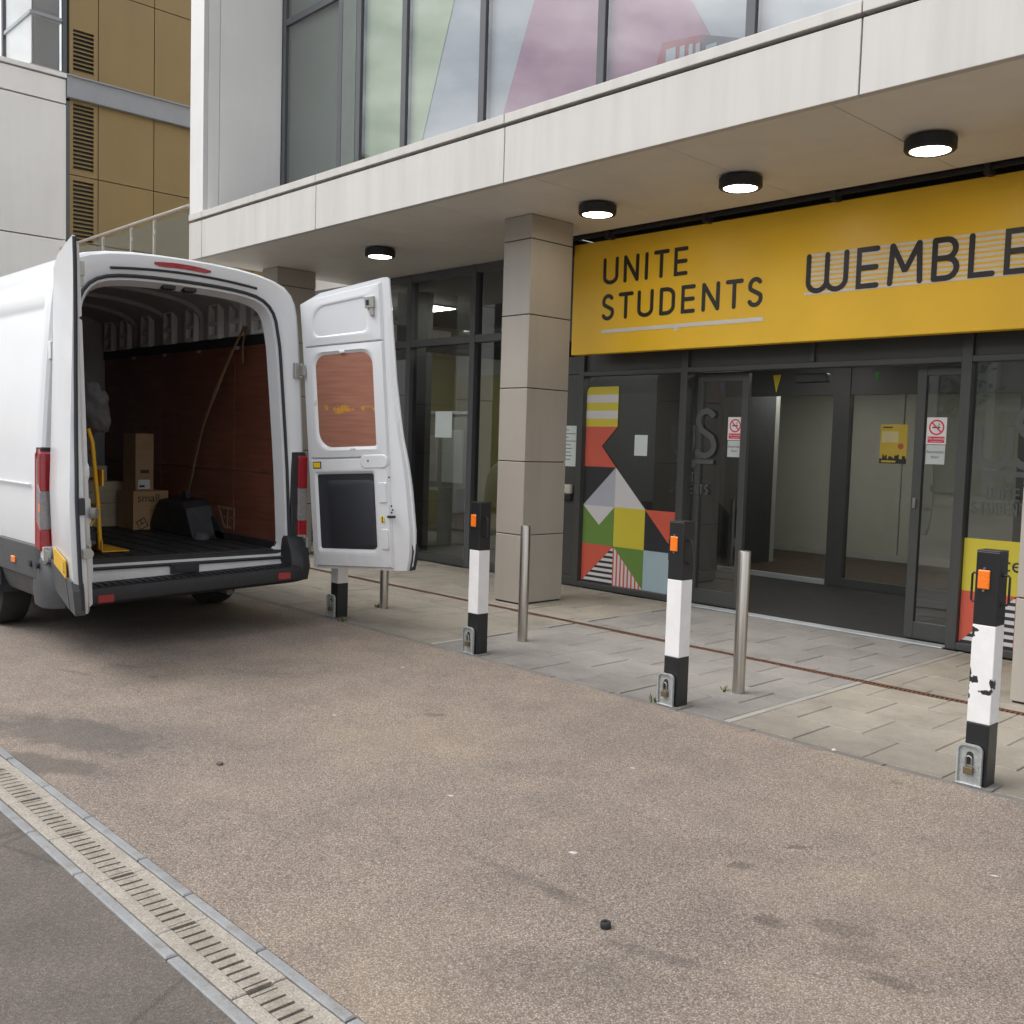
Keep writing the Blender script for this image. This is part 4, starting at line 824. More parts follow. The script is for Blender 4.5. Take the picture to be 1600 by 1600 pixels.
# rear frame: ring from outer contour to the load opening, then a return flange
def opening(out=0., n=None):
    zb = .572-out; r = .07; hb = .782+out
    p = [(0, zb), (hb, zb)]+[(hb+r*math.sin(R(a)), zb+r-r*math.cos(R(a))) for a in (25, 50, 75)]
    p += [(w+out, z) for w, z in ((.851, .70), (.836, 1.0), (.822, 1.25), (.803, 1.5), (.778, 1.8), (.752, 2.1), (.742, 2.2), (.730, 2.27), (.718, 2.33))]
    p += [(w+out*k1, z+out*k2) for w, z, k1, k2 in ((.705, 2.392, 1, .2), (.684, 2.442, .9, .5), (.652, 2.486, .7, .7), (.607, 2.518, .5, .9), (.55, 2.540, .3, 1), (.47, 2.556, .1, 1), (.36, 2.567, 0, 1), (.24, 2.573, 0, 1), (.10, 2.576, 0, 1), (0, 2.577, 0, 1))]
    assert len(p) == len(HC), (len(p), len(HC))
    return [(CY-w*(1.04 if z > 2 else 1), z) for w, z in p]+[(CY+w, z) for w, z in p[::-1][1:-1]]
oc = contour(.028, .02)
rings = [[(XR-.004, y, z) for y, z in oc], [(XR, y, z) for y, z in opening(.075)], [(XR-.012, y, z) for y, z in opening(.05)], [(XR-.014, y, z) for y, z in opening(.0)], [(XR-.11, y, z) for y, z in opening(-.032)], [(XR-.115, y, z) for y, z in opening(.05)]]
MB().loft(rings, caps=(False, False)).build('rear_frame', 'van', van, smooth=True)
o4 = opening(.028); MB().tube([(XR-.002, y, z) for y, z in o4+[o4[0]]], .0125, 8).build('door_seal', 'rub', van, smooth=True)
# roof-edge black gutter line above the opening and third brake light
mb = MB(); mb.tube([(XR+.004, CY+.56*(-1+2*k/14), 2.662-.034*((-1+2*k/14))**2) for k in range(15)], .010, 6); mb.build('gutter_strip', 'vanb', van)
bl = MB(); n = 12; rg = []
for k in range(n+1):
    u = -1+2*k/n; y = CY-.03+.215*u; zc = 2.722-.012*u*u; hh_ = .031*(1-abs(u)**8*.6); rg.append([(XR-.05, y, zc-hh_), (XR+.006, y, zc-hh_), (XR+.004, y, zc), (XR-.03, y, zc+hh_), (XR-.05, y, zc+hh_)])
bl.loft(rg).build('brake_light', 'red', van, smooth=True)
# interior -------------------------------------------------------------
XB = -10.6; YI0, YI1 = 2.49, 4.135; ZFL = .602
fl = MB(); fl.box(XB, XR-.02, YI0, YI1, .50, ZFL); fl.build('load_floor', 'floorl', van)
for k in range(9):
    y = YI0+.16+k*.172; MB().box(XB, XR-.10, y, y+.075, ZFL, ZFL+.007).build('floor_rib', 'floorl', van, bevel=.003)
MB().box(XR-.10, XR-.012, 2.57, 4.06, ZFL+.0005, ZFL+.012).build('sill_tread', 'floorl', van, bevel=.004)
box('bulkhead', 'steelw', van, XB-.04, XB, YI0-.1, YI1+.1, .5, 2.7)
mb = MB(); ic2 = []
for hw, z in HC:
    if z >= 2.3: ic2.append((min(hw-.055, .83), z-.045))
ring = lambda X: [(X, CY-w, z) for w, z in ic2]+[(X, CY+w, z) for w, z in ic2[::-1][1:]]
mb.loft([ring(XR-.11), ring(XB)], caps=(False, False), closed=False); mb.build('inner_roof', 'steelw', van, smooth=True)
for X in (-7.75, -8.45, -9.15, -9.85):
    mb = MB(); inn = [(w*.985, z-.03) for w, z in ic2]
    a_ = lambda X_, L_: [(X_, CY-w, z) for w, z in L_]+[(X_, CY+w, z) for w, z in L_[::-1][1:]]
    mb.loft([a_(X+.05, ic2), a_(X+.035, inn), a_(X-.035, inn), a_(X-.05, ic2)], caps=(False, False), closed=False); mb.build('roof_bow', 'steelw', van, smooth=True)
for s in (-1, 1):
    yw = YI1 if s > 0 else YI0
    # steel inner wall and its upright ribs with punched holes above the lining
    box('inner_wall', 'steelw', van, XB, XR-.11, *sorted((yw+s*.035, yw+s*.055)), .5, 2.42)
    for k, X in enumerate([-7.35, -7.72, -8.1, -8.55, -9.0, -9.5, -10.0, -10.4]):
        z0, z1 = 2.33, 2.64; y0 = CY+s*.775; yb_ = CY+s*.83
        mb = MB(); f = lambda a, b, c, d: mb.box(a, b, *sorted((y0, yb_)), c, d)
        f(X-.10, X-.065, z0, z1); f(X+.065, X+.10, z0, z1); f(X-.065, X+.065, z0+.11, z0+.145); f(X-.065, X+.065, z1-.03, z1); f(X-.065, X+.065, z0+.0, z0+.03)
        mb.build('side_rib', 'ribw', van, bevel=.004)
    # plywood lining: upper and lower sheets with a joint
    for (xa, xb) in ((-7.775, -7.10), (-9.2, -7.785), (-10.58, -9.21)):
        for (za, zb_) in ((ZFL+.02, 1.20), (1.206, 2.25)):
            box('lining_panel', 'ply', van, xa, xb-.0, *sorted((yw, yw+s*.008)), za, zb_, bevel=.001)
    box('lining_cap', 'vanb', van, XB, XR-.13, *sorted((yw-s*.012, yw+s*.03)), 2.252, 2.335, bevel=.006)
    box('floor_trim', 'floorl', van, XB, XR-.10, *sorted((yw-s*.02, yw+s*.006)), ZFL, ZFL+.06)
    # wheel arch box
    mb = MB(); ya, yb_ = yw, yw-s*.22
    pr = [(-9.05, ZFL), (-8.06, ZFL), (-8.20, .88), (-8.28, .93), (-8.80, .93), (-8.88, .88)]
    mb.loft([[(p[0], ya, p[1]) for p in pr], [(p[0]+(.03 if p[0] < -8.5 else -.03), yb_, p[1]-(.03 if p[1] > .7 else 0)) for p in pr]], caps=(False, True)); mb.build('wheel_arch_box', 'floorl', van, bevel=.02)
# lattice of bare lath at the small hatch in the lining
h = MB(); yw = YI1-.004
h.prism([(-8.06, .89), (-7.76, .885), (-7.76, .86), (-8.04, .865)], 'y', yw-.004, yw); h.prism([(-7.775, .885), (-7.75, .885), (-7.75, .70), (-7.775, .70)], 'y', yw-.0045, yw-.0002)
h.prism([(-7.80, .72), (-7.80, .70), (-7.93, .70), (-7.94, .72)], 'y', yw-.004, yw); h.prism([(-8.06, .88), (-8.03, .885), (-7.91, .70), (-7.94, .70)], 'y', yw-.005, yw-.0004)
h.prism([(-7.99, .80), (-7.78, .80), (-7.78, .785), (-7.98, .785)], 'y', yw-.004, yw); h.prism([(-7.88, .88), (-7.87, .88), (-7.87, .71), (-7.88, .71)], 'y', yw-.0046, yw-.0003)
h.build('hatch_lattice', 'strap', van)
for y in (3.20, 3.36): MB().box(XR-.10, XR-.03, y-.05, y+.05, 2.54, 2.60).build('door_catch', 'vanb', van, bevel=.012)
MB().box(XR-.13, XR-.09, 3.15, 3.19, 2.545, 2.585).build('catch_face', 'vanb', van)
MB().cyl((-8.6, 3.0, 2.665), .045, .02, 16).build('interior_lamp', 'clr', van)
# sill face, latch plate
box('sill_latch', 'vanb', van, XR+.001, XR+.02, 3.20, 3.42, .475, .545, bevel=.004)
MB().box(XR+.021, XR+.024, 3.23, 3.39, .495, .53).build('latch_slot', 'rub', van)
# bumper --------------------------------------------------------------
bm_ = MB(); prof = [(0, .33), (.17, .335), (.205, .36), (.212, .42), (.20, .455), (.185, .462), (.03, .470), (0, .475)]
rg = []
for k in range(25):
    u = -1+2*k/24; e = max(0, (abs(u)-.80)/.20); y = CY+u*1.0; sh_ = e*e*.12
    rg.append([(XR-.02+max(0, px-sh_*(px/.21)), y, pz+.03*u) for px, pz in prof])
bm_.loft(rg).build('bumper', 'vanb', van, smooth=True)
for k in range(30):
    y = 2.52+k*.054; MB().box(XR+.025, XR+.165, y, y+.022, .466+(y-CY)*.03, .4735+(y-CY)*.03).build('step_tread', 'vanb', van)
for s in (-1, 1):
    # upright bumper corners beside the opening
    yc = CY+s*.91; rg = []
    for z, wd, dp in ((.34, .10, .15), (.45, .115, .17), (.56, .11, .14), (.66, .10, .06), (.685, .085, .02)):
        c = .03*s
        rg.append([(XR-.14, yc+s*(wd), z+c), (XR-.02, yc-s*wd*.9, z+c), (XR+dp*.75, yc-s*wd*.7, z+c), (XR+dp, yc+s*.0, z+c), (XR+dp*.8, yc+s*wd*.7, z+c), (XR+dp*.3, yc+s*(wd+.012), z+c)])
    MB().loft(rg).build('bumper_corner', 'vanb' if s > 0 else 'vang', van, smooth=True, bevel=.006)
    yr = 4.04 if s > 0 else 2.66
    MB().box(XR+.185, XR+.197, yr-.055, yr+.055, .365+.03*s, .42+.03*s).build('bumper_reflector', 'red', van, bevel=.005)
for y in (2.95, 3.62): MB().cyl((XR+.19, y, .405), .018, .004, 16, 'x').build('parking_sensor', 'rub', van)
# grey lower cladding on the sides
for s in (-1, 1):
    pr = [(1.012, .725), (1.034, .715), (1.036, .60), (1.030, .50), (1.012, .495), (.985, .40), (.955, .345), (.90, .335), (.90, .40)]
    stn = [(XR+.02, .93), (XR-.02, .985), (XR-.07, 1.), (XR-.25, 1.), (XR-.84, 1.)]
    MB().loft([[(X, CY+s*w*k, z) for w, z in pr] for X, k in stn]).build('side_cladding', 'vang', van, smooth=True)
    stn = [(XR-1.76, 1.), (XR-4.4, 1.)]
    MB().loft([[(X, CY+s*w*k, z) for w, z in pr] for X, k in stn]).build('side_cladding', 'vang', van, smooth=True)
    # wheels
    for X in (XR-1.30, XR-4.85):
        w = bpy.data.objects.new('wheel', None); C.objects.link(w); w.parent = van; w.location = (X-van.location.x, s*.86, .345)
        yy = CY+s*.86
        ty = MB(); ty.lathe((X, yy, .345), [(.20, -.105), (.30, -.112), (.333, -.10), (.345, -.07), (.345, .07), (.333, .10), (.30, .112), (.20, .105)], 40, 'y'); ty.build('tyre', 'tyre', w, smooth=True)
        MB().lathe((X, yy, .345), [(.205, -.09), (.205, .09), (.19, .085), (.12, .05), (.05, .06), (.0, .06)] if s > 0 else [(.0, -.06), (.05, -.06), (.12, -.05), (.19, -.085), (.205, -.09), (.205, .09)], 32, 'y').build('rim', 'rim', w, smooth=True)
        # wheel-arch lip and dark liner
        lip = [(X+.45*math.cos(R(a)), CY+s*1.024, .36+.45*math.sin(R(a))) for a in range(0, 181, 12)]
        MB().tube(lip, .02, 8).build('arch_lip', 'vang', van, smooth=True)
        MB().prism([(X+.445*math.cos(R(a)), .36+.445*math.sin(R(a))) for a in range(0, 181, 12)]+[(X-.445, .30), (X+.445, .30)], 'y', *sorted((CY+s*.80, CY+s*1.0255))).build('arch_liner', 'rub', van)
box('underbody', 'rub', van, XR-5.6, XR-.1, CY-.72, CY+.72, .34, .402)
MB().tube([(XR-.9, CY+.55, .26), (XR-.45, CY+.55, .25), (XR-.35, CY+.55, .245)], .03, 10).build('exhaust', 'rim', van, smooth=True)
MB().tube([(XR-1.30, CY-.8, .33), (XR-1.30, CY+.8, .33)], .05, 10).build('axle', 'rub', van, smooth=True)
MB().cyl((XR-.487, CY-1.05, .59), .02, .015, 14, 'y').build('side_marker', 'amber', van) if False else MB().box(XR-.53, XR-.445, CY-1.046, CY-1.034, .565, .612).build('side_marker', 'amber', van, bevel=.006)
for X in (XR-.13, XR+.0): MB().cyl((X, CY-1.05, .595), .022, .02, 16, 'y').build('parking_sensor', 'rub', van)
# side and cab details beyond the frame
MB().prism([(XR-3.5, 1.25), (XR-4.45, 1.22), (XR-4.55, 1.5), (XR-4.2, 2.05), (XR-3.55, 2.05)], 'y', CY-1.026, CY-.9).build('cab_window', 'rub', van)
MB().box(XR-2.4, XR-.2, CY-1.028, CY-1.016, 1.12, 1.135).build('body_crease', 'van', van, bevel=.004)
# tail lamps
for s in (-1, 1):
    yo = CY+s*1.022; t = bpy.data.objects.new('tail_light', None); C.objects.link(t); t.parent = van
    x0, x1 = XR-.085, XR+.018
    MB().box(XR-.10, XR+.004, *sorted((yo-s*.135, yo-s*.006)), .685, 1.385).build('lamp_housing', 'vanb', t, bevel=.01)
    yl, yh = yo-s*.078, yo+s*.006
    def lens(nm, m, poly, d=0.): MB().prism(poly, 'y', *sorted((yl, yh+s*d))).build(nm, m, t, bevel=.006)
    lens('red_lens', 'red', [(x0, .70), (x0+.028, .70), (x0+.028, 1.33), (x0+.05, 1.372), (x0, 1.34)])
    lens('red_lens', 'red', [(x0+.029, .70), (x1, .69), (x1, .83), (x0+.029, .90)])
    lens('clear_lens', 'clr', [(x0+.029, .902), (x1, .832), (x1, 1.088), (x0+.054, 1.138), (x0+.054, 1.328), (x0+.029, 1.30)])
    lens('red_lens', 'red', [(x0+.055, 1.14), (x1, 1.09), (x1, 1.34), (x1-.03, 1.372), (x0+.055, 1.365)])
    lens('amber_bulb', 'amber', [(x1-.03, .95), (x1-.001, .95), (x1-.001, 1.01), (x1-.03, 1.01)], .001)
# hinges on the D pillars
for s in (-1, 1):
    for z in (.66, 2.03):
        yh_ = CY+s*(1.0 if z < 1 else .95); hb = bpy.data.objects.new('hinge', None); C.objects.link(hb); hb.parent = van
        MB().box(XR-.03, XR+.03, *sorted((yh_-s*.06, yh_+s*.012)), z-.06, z+.06).build('hinge_plate', 'hinge' if s > 0 else 'van', hb, bevel=.006)
        MB().tube([(XR+.035, yh_-s*.005, z-.055), (XR+.035, yh_-s*.005, z+.055)], .014, 10).build('hinge_pin', 'hinge', hb, smooth=True)
        MB().box(XR+.034, XR+.09, *sorted((yh_-s*.02, yh_+s*.006)), z-.04, z+.04).build('hinge_arm', 'hinge', hb, bevel=.004)

# doors ----------------------------------------------------------------
DL = .80; ZB = .455
def door(side, hx, hy, tilt, ang, label):
    root = bpy.data.objects.new('rear_door', None); C.objects.link(root); root.parent = van; root['label'] = label
    ax = Vector((0, math.sin(R(tilt)), math.cos(R(tilt))))
    Rm = Matrix.Rotation(R(ang), 3, ax); H0 = Vector((hx, hy, ZB))
    # closed-door frame: s runs from the hinge towards the van centre, w towards the van interior (-x)
    def T(s_, z, w): 
        p = Vector((-w, -side*s_, z-ZB)); return H0+Rm@p
    def s0(z): return 0.
    def ext(z):
        q = [(.44, .055), (.55, .085), (.72, .10), (1.05, .085), (1.3, .065), (1.5, .035), (1.9, .012), (2.2, .012), (2.8, 0)]
        for (z0, e0), (z1, e1) in zip(q, q[1:]):
            if z0 <= z <= z1: return e0+(e1-e0)*(z-z0)/(z1-z0)
        return 0
    def ztop(s_): 
        q = min(1, max(0, s_/DL)); return 2.605+.075*q-.05*max(0, (.18-q)/.18)**2
    def wo(z):   # outer bulge of the skin
        q = (z-ZB)/2.15; return .022+.085*max(0, min(1, (1-q)*1.45))**1.2*(1 if q > .12 else .75+.25*q/.12)
    b = MB(); b.T = T; rows = 22; rg = []
    for k in range(rows+1):
        v = k/rows; ring = []
        for (s_, wf) in ((0, 0), (.25, 0), (.5, 0), (.75, 0), (1, 0), (1.03, -.25), (1.05, -.6), (1.045, -1), (.75, -1.03), (.5, -1.04), (.25, -1.03), (-.02, -.95), (-.02, -.5)):
            zz = ZB+v*(ztop(s_*DL)-ZB); a0 = s0(zz); s2 = a0+s_*(DL-a0); ring.append((s2+(ext(zz) if s_ > 1 else 0), zz, -.032+wf*wo(zz) if wf else -.032))
        rg.append(ring)
    b.loft(rg).build('door_skin', 'van', root, smooth=True)
    # inner pressing: three zones, each a frame round a recess
    def zone(z0, z1, hole, depth, name, m, rec, tilt_top=False, zt=None):
        n = 32
        cx = sum(p[0] for p in hole)/len(hole); cz = sum(p[1] for p in hole)/len(hole)
        def rim(i):
            a = math.atan2(hole[i][1]-cz, hole[i][0]-cx); dx, dz = math.cos(a), math.sin(a)
            best = 9
            sl, sr = s0(cz)+.035, DL-.012
            for (d, o, lim) in ((dx, cx, sr), (dx, cx, sl), (dz, cz, z1), (dz, cz, z0)):
                if abs(d) > 1e-6:
                    t_ = (lim-o)/d
                    if t_ > 0: best = min(best, t_)
            p = [cx+dx*best, cz+dz*best]
            # snap to the corner nearest
            return p
        outer = [rim(i) for i in range(len(hole))]
        for cs, cz_ in ((s0(cz)+.035, z0), (s0(cz)+.035, z1), (DL-.012, z0), (DL-.012, z1)):
            j = min(range(len(outer)), key=lambda i: (outer[i][0]-cs)**2+(outer[i][1]-cz_)**2); outer[j] = [cs, cz_]
        def zf(p): 
            s_, z = p
            if zt: # stretch the top zone up to the slanted top edge
                q = (z-z0)/(z1-z0); return z0+q*(ztop(s_)-.035-z0)
            return z
        oz = [(p[0], zf(p)) for p in outer]; hz = [(p[0], zf(p)) for p in hole]
        ins = [(cx+(p[0]-cx)*.94, zf((p[0], cz+(p[1]-cz)*.94))) for p in hole]; lip = [(p[0]+(q[0]-p[0])*.28, p[1]+(q[1]-p[1])*.28) for p, q in zip(hz, oz)]
        mb_ = MB(); mb_.T = T
        mb_.loft([[(p[0], p[1], -.031) for p in oz], [(p[0], p[1], -.010) for p in [(o[0]+(l[0]-o[0])*.15, o[1]+(l[1]-o[1])*.15) for o, l in zip(oz, lip)]], [(p[0], p[1], -.006) for p in lip], [(p[0], p[1], -.004) for p in [(l[0]+(h_[0]-l[0])*.7, l[1]+(h_[1]-l[1])*.7) for l, h_ in zip(lip, hz)]], [(p[0], p[1], -.008) for p in hz], [(p[0], p[1], -.008-depth) for p in ins]], caps=(False, False)); mb_.build('door_frame', 'van', root, smooth=True)
        m2 = MB(); m2.T = T; m2.loft([[(p[0], p[1], -.008-depth-.003) for p in hz], [(p[0], p[1], -.008-depth+.002) for p in hz]]); return m2.build(name, m, root)
    def rr(x0, x1, z0, z1, r, n=7):
        out = []
        for cx, cz, a in ((x1-r[0], z0+r[0], -90), (x1-r[1], z1-r[1], 0), (x0+r[2], z1-r[2], 90), (x0+r[3], z0+r[3], 180)):
            rad = {(-90): r[0], 0: r[1], 90: r[2], 180: r[3]}[a]; out += [(cx+rad*math.cos(R(a+90*i/n)), cz+rad*math.sin(R(a+90*i/n))) for i in range(n+1)]
        return out
    zone(2.215, 2.60, rr(.135, .66, 2.285, 2.525, (.05, .05, .12, .06)), .006, 'pressed_panel', 'van', 0, zt=True)
    zone(1.335, 2.212, rr(.115, .695, 1.40, 2.16, (.02, .11, .10, .14)), .012, 'plywood_window', 'dply', 0)
    zone(.47, 1.332, rr(.075, .655, .60, 1.225, (.04, .02, .02, .02)), .016, 'black_panel', 'rub', 0)
    # raised pillow on the black panel
    q = MB(); q.T = T; q.loft([[(p[0], p[1], -.021) for p in rr(.17, .645, .62, 1.16, (.03, .05, .04, .03))], [(p[0], p[1], -.006) for p in rr(.20, .635, .64, 1.13, (.03, .05, .04, .03))]], caps=(False, True)); q.build('panel_boss', 'rub', root, smooth=True, bevel=.006)
    # lock strip along the free edge, latch cover, handle, labels
    q = MB(); q.T = T; q.loft([[(p[0], p[1], -.031) for p in rr(.52, .79, 1.24, 1.36, (.04, .04, .05, .05))], [(p[0], p[1], -.001) for p in rr(.53, .78, 1.25, 1.35, (.04, .04, .05, .05))]], caps=(False, True)); q.build('latch_cover', 'van', root, smooth=True, bevel=.005)
    for (a, b_, c, d) in ((.69, .765, .98, 1.14), (.69, .765, .62, .78)):
        q = MB(); q.T = T; q.loft([[(p[0], p[1], -.008) for p in rr(a, b_, c, d, (.01,)*4)], [(p[0], p[1], .001) for p in rr(a+.006, b_-.006, c+.006, d-.006, (.01,)*4)]], caps=(False, True)); q.build('access_cover', 'van', root, smooth=True)
    def blk(nm, m, a, b_, c, d, w0, w1):
        q = MB(); q.T = T; q.add([(s_, z, w) for w in (w0, w1) for z in (c, d) for s_ in (a, b_)], [(0, 2, 3, 1), (4, 5, 7, 6), (0, 1, 5, 4), (2, 6, 7, 3), (0, 4, 6, 2), (1, 3, 7, 5)]); return q.build(nm, m, root, bevel=.003)
    blk('warning_label', 'yel', .07, .135, 1.262, 1.302, -.006, .001); blk('label_edge', 'lampb', .062, .143, 1.254, 1.31, -.0075, -.0045)
    blk('handle_lever', 'rub', .77, .84, .865, .885, -.005, .012); blk('lock_label', 'yel', .70, .735, .835, .875, -.004, .0015); blk('lock_label', 'lampb', .712, .724, .833, .877, -.003, .002)
    blk('top_latch', 'hinge', .66, .74, 2.46, 2.545, -.01, .02); blk('top_latch', 'hinge', .70, .73, 2.40, 2.47, -.01, .014); blk('top_latch', 'lampb', .675, .70, 2.48, 2.52, .018, .026)
    blk('ply_clip', 'signw', .38, .43, 2.145, 2.165, -.012, -.001); blk('ply_clip', 'signw', .44, .49, 1.395, 1.41, -.012, -.001); blk('ply_clip', 'signw', .105, .125, 1.76, 1.80, -.012, -.001)
    for (sx_, sz) in ((.60, 1.30), (.80, .95), (.81, .92), (.80, .90), (.79, 1.17)): blk('bolt_hole', 'lampb', sx_, sx_+.014, sz, sz+.014, -.004, .0022)
    # rubber strip down the free edge, black corner trim at the foot
    q = MB(); q.T = T
    q.tube([(DL*1.055+ext(ZB+.03+(ztop(DL)-ZB-.04)*k/20), ZB+.03+(ztop(DL)-ZB-.04)*k/20, -.032-.62*wo(ZB+.03+(ztop(DL)-ZB-.04)*k/20)) for k in range(21)], .0115, 8); q.build('edge_seal', 'rub' if side < 0 else 'van', root, smooth=True)
    q = MB(); q.T = T; zz = (ZB-.003, ZB+.06, ZB+.15, ZB+.21)
    q.loft([[(DL*(.92 if i else .9), z, -.033-wo(z)*.99), (DL*1.062+ext(z)-(.0 if i < 3 else .02), z, -.033-wo(z)*.45), (DL*1.068+ext(z)-(.0 if i < 3 else .02), z, -.040-wo(z)*1.05), (DL*.90, z, -.040-wo(z)*1.10)] for i, z in enumerate(zz)]); q.build('corner_trim', 'rub' if side > 0 else 'vang', root)
    q = MB(); q.T = T; q.loft([[(s_, z, -.034-wo(z)*1.035) for s_ in (.0, .4, DL*.93)]+[(s_, z, -.046-wo(z)*1.06) for s_ in (DL*.93, .4, .0)] for z in (ZB-.002, ZB+.10, ZB+.20)]); q.build('skirt_trim', 'vang', root)
    if side < 0:
        # yellow number plate on the outer face, lock and striker on the edge
        z0, z1 = .66, .77
        w0 = -.034-wo(.7)*1.06
        q = MB(); q.T = T; q.add([(s_, z, w) for w in (w0-.012, w0-.006) for z in (z0, z1) for s_ in (.26, .78)], [(0, 2, 3, 1), (4, 5, 7, 6), (0, 1, 5, 4), (2, 6, 7, 3), (0, 4, 6, 2), (1, 3, 7, 5)]); q.build('number_plate', 'plate', root)
        q = MB(); q.T = T
        for (a, b_) in ((.70, .71), (.735, .745), (.71, .735)):
            q.add([(s_, z, w0-.0125) for z in ((z0+.02, z1-.02) if b_-a < .02 else (z0+.02, z0+.035)) for s_ in (a, b_)], [(0, 1, 3, 2)])
        q.build('plate_characters', 'ink', root)
        blk('edge_lock', 'rub', DL*1.03, DL*1.06+.086, 1.06, 1.16, -.09, -.055); blk('edge_lock', 'hinge', DL*1.03, DL*1.062+.098, .80, .86, -.08, -.03)
        q = MB(); q.T = T; q.tube([(DL*1.05, .83, -.05), (DL*1.09+.085, .83, -.05)], .03, 14); q.build('striker', 'hinge', root, smooth=True)
        q = MB(); q.T = T; q.tube([(DL*.98, 1.05, .0), (DL*1.0, 1.05, .03)], .035, 14); q.build('lock_barrel', 'hinge', root, smooth=True)
    return root
door(1, -6.86, 4.34, -2.4, 108, 'right rear door swung wide open, reddish plywood window panel')
door(-1, -6.90, 2.50, -2.6, -102, 'left rear door swung open, seen edge-on')

# ------------------------------------------------------------------ cargo
def carton(name, m, x0, x1, y0, y1, z0, z1, label, rot=0, tape=True):
    cx, cy = (x0+x1)/2, (y0+y1)/2; t = thing(name, label, 'box', (cx, cy, z0), 'cartons in the load bay'); 
    b = MB().box(x0, x1, y0, y1, z0, z1).build('carton', m, t, bevel=.004)
    if tape: MB().box(x0-.0015, x1+.0015, cy-.025, cy+.025, z1+.0004, z1+.002).build('tape', 'strap', t)
    t.rotation_euler = (0, 0, R(rot)); return t
zf_ = ZFL+.008
b1 = carton('cardboard_box', 'carton', -9.3, -8.95, 3.757, 4.09, zf_, .968, 'brown carton printed small beneath the tall box', 0)
text_mesh('lettering', 'small', .105, 'ink', b1, (-8.9485, 3.90, .90), (0, 1, 0), (0, 0, 1), .0005)
MB().box(-8.9495, -8.9482, 3.91, 4.0, .62, .80).build('tape', 'carton3', b1)
mb = MB(); mb.T = lambda x, y, z: (-8.9484, 3.84+.045*(y*math.cos(.5)-z*math.sin(.5)), .665+.045*(y*math.sin(.5)+z*math.cos(.5)))
for (a, b_, c, d) in ((-1, 1, .8, 1), (-1, 1, -1, -.8), (-1, -.8, -.8, .8), (.8, 1, -.8, .8), (-.5, .5, -.1, .1), (-.1, .1, .1, .8)): mb.add([(0, a, c), (0, b_, c), (0, b_, d), (0, a, d)], [(0, 1, 2, 3)])
mb.build('carton_mark', 'ink', b1)
b2 = carton('cardboard_box', 'carton3', -9.25, -8.97, 3.785, 3.955, .970, 1.495, 'tall narrow brown carton standing on the small box')
MB().box(-8.9695, -8.9683, 3.83, 3.91, 1.13, 1.16).build('hand_hole', 'ink', b2); MB().box(-8.9695, -8.9684, 3.81, 3.92, .985, 1.07).build('label', 'lab', b2)
MB().box(-8.9682, -8.9676, 3.82, 3.87, 1.0, 1.02).build('label_print', 'ink', b2)
carton('cardboard_box', 'carton2', -9.85, -9.4, 3.40, 3.875, zf_, .83, 'pale carton at the bottom of the pile behind the hand truck')
carton('cardboard_box', 'carton2', -9.8, -9.42, 3.42, 3.86, .832, 1.035, 'pale carton in the middle of the pile behind the hand truck')
carton('cardboard_box', 'carton2', -9.75, -9.44, 3.38, 3.71, 1.037, 1.18, 'small pale carton on top of the pile behind the hand truck')
carton('cardboard_box', 'carton3', -9.45, -9.32, 3.89, 4.03, zf_, .94, 'dark carton tucked behind the small box')
# steel tin by the wheel arch
o = MB().lathe((-7.95, 3.93, zf_), [(.065, 0), (.067, .003), (.065, .008), (.065, .045), (.067, .05), (.05, .05), (.048, .01), (0, .01)], 28).build('tape_roll', 'blanket', None, smooth=True); tag(o, 'small grey tape roll on the load floor by the wheel arch', 'tape roll')
# hand truck
ht = thing('hand_truck', 'yellow hand truck standing just inside the left rear door', 'hand truck', (-7.6, 2.82, zf_))
for X in (-7.40, -7.78): MB().tube([(X, 2.86, zf_+.02), (X, 2.84, 1.0), (X, 2.80, 1.42), (X, 2.77, 1.52)], .016, 10).build('side_rail', 'truck', ht, smooth=True)
for z in (.75, .95, 1.15, 1.35): MB().tube([(-7.40, 2.855-.05*(z-.6), z), (-7.59, 2.875-.05*(z-.6), z), (-7.78, 2.855-.05*(z-.6), z)], .011, 8).build('cross_bar', 'truck', ht, smooth=True)
MB().box(-7.83, -7.36, 2.86, 3.06, zf_+.002, zf_+.010).build('toe_plate', 'truck', ht); MB().box(-7.83, -7.36, 2.855, 2.863, zf_+.01, zf_+.09).build('toe_back', 'truck', ht)
for X in (-7.44, -7.74):
    w = bpy.data.objects.new('wheel', None); C.objects.link(w); w.parent = ht; 
    MB().lathe((X, 2.74, zf_+.105), [(.06, -.03), (.095, -.035), (.105, -.02), (.105, .02), (.095, .035), (.06, .03)], 28, 'x').build('tyre', 'tyre', w, smooth=True); MB().lathe((X, 2.74, zf_+.105), [(.0, -.03), (.03, -.03), (.062, -.018), (.062, .018), (.03, .03), (0, .03)], 20, 'x').build('rim', 'truck', w, smooth=True)
    MB().tube([(X, 2.74, zf_+.105), (X, 2.845, .86)], .010, 8).build('wheel_strut', 'truck', ht, smooth=True)
MB().box(-7.52, -7.37, 2.86, 2.872, 1.10, 1.22).build('rail_plate', 'truck', ht)
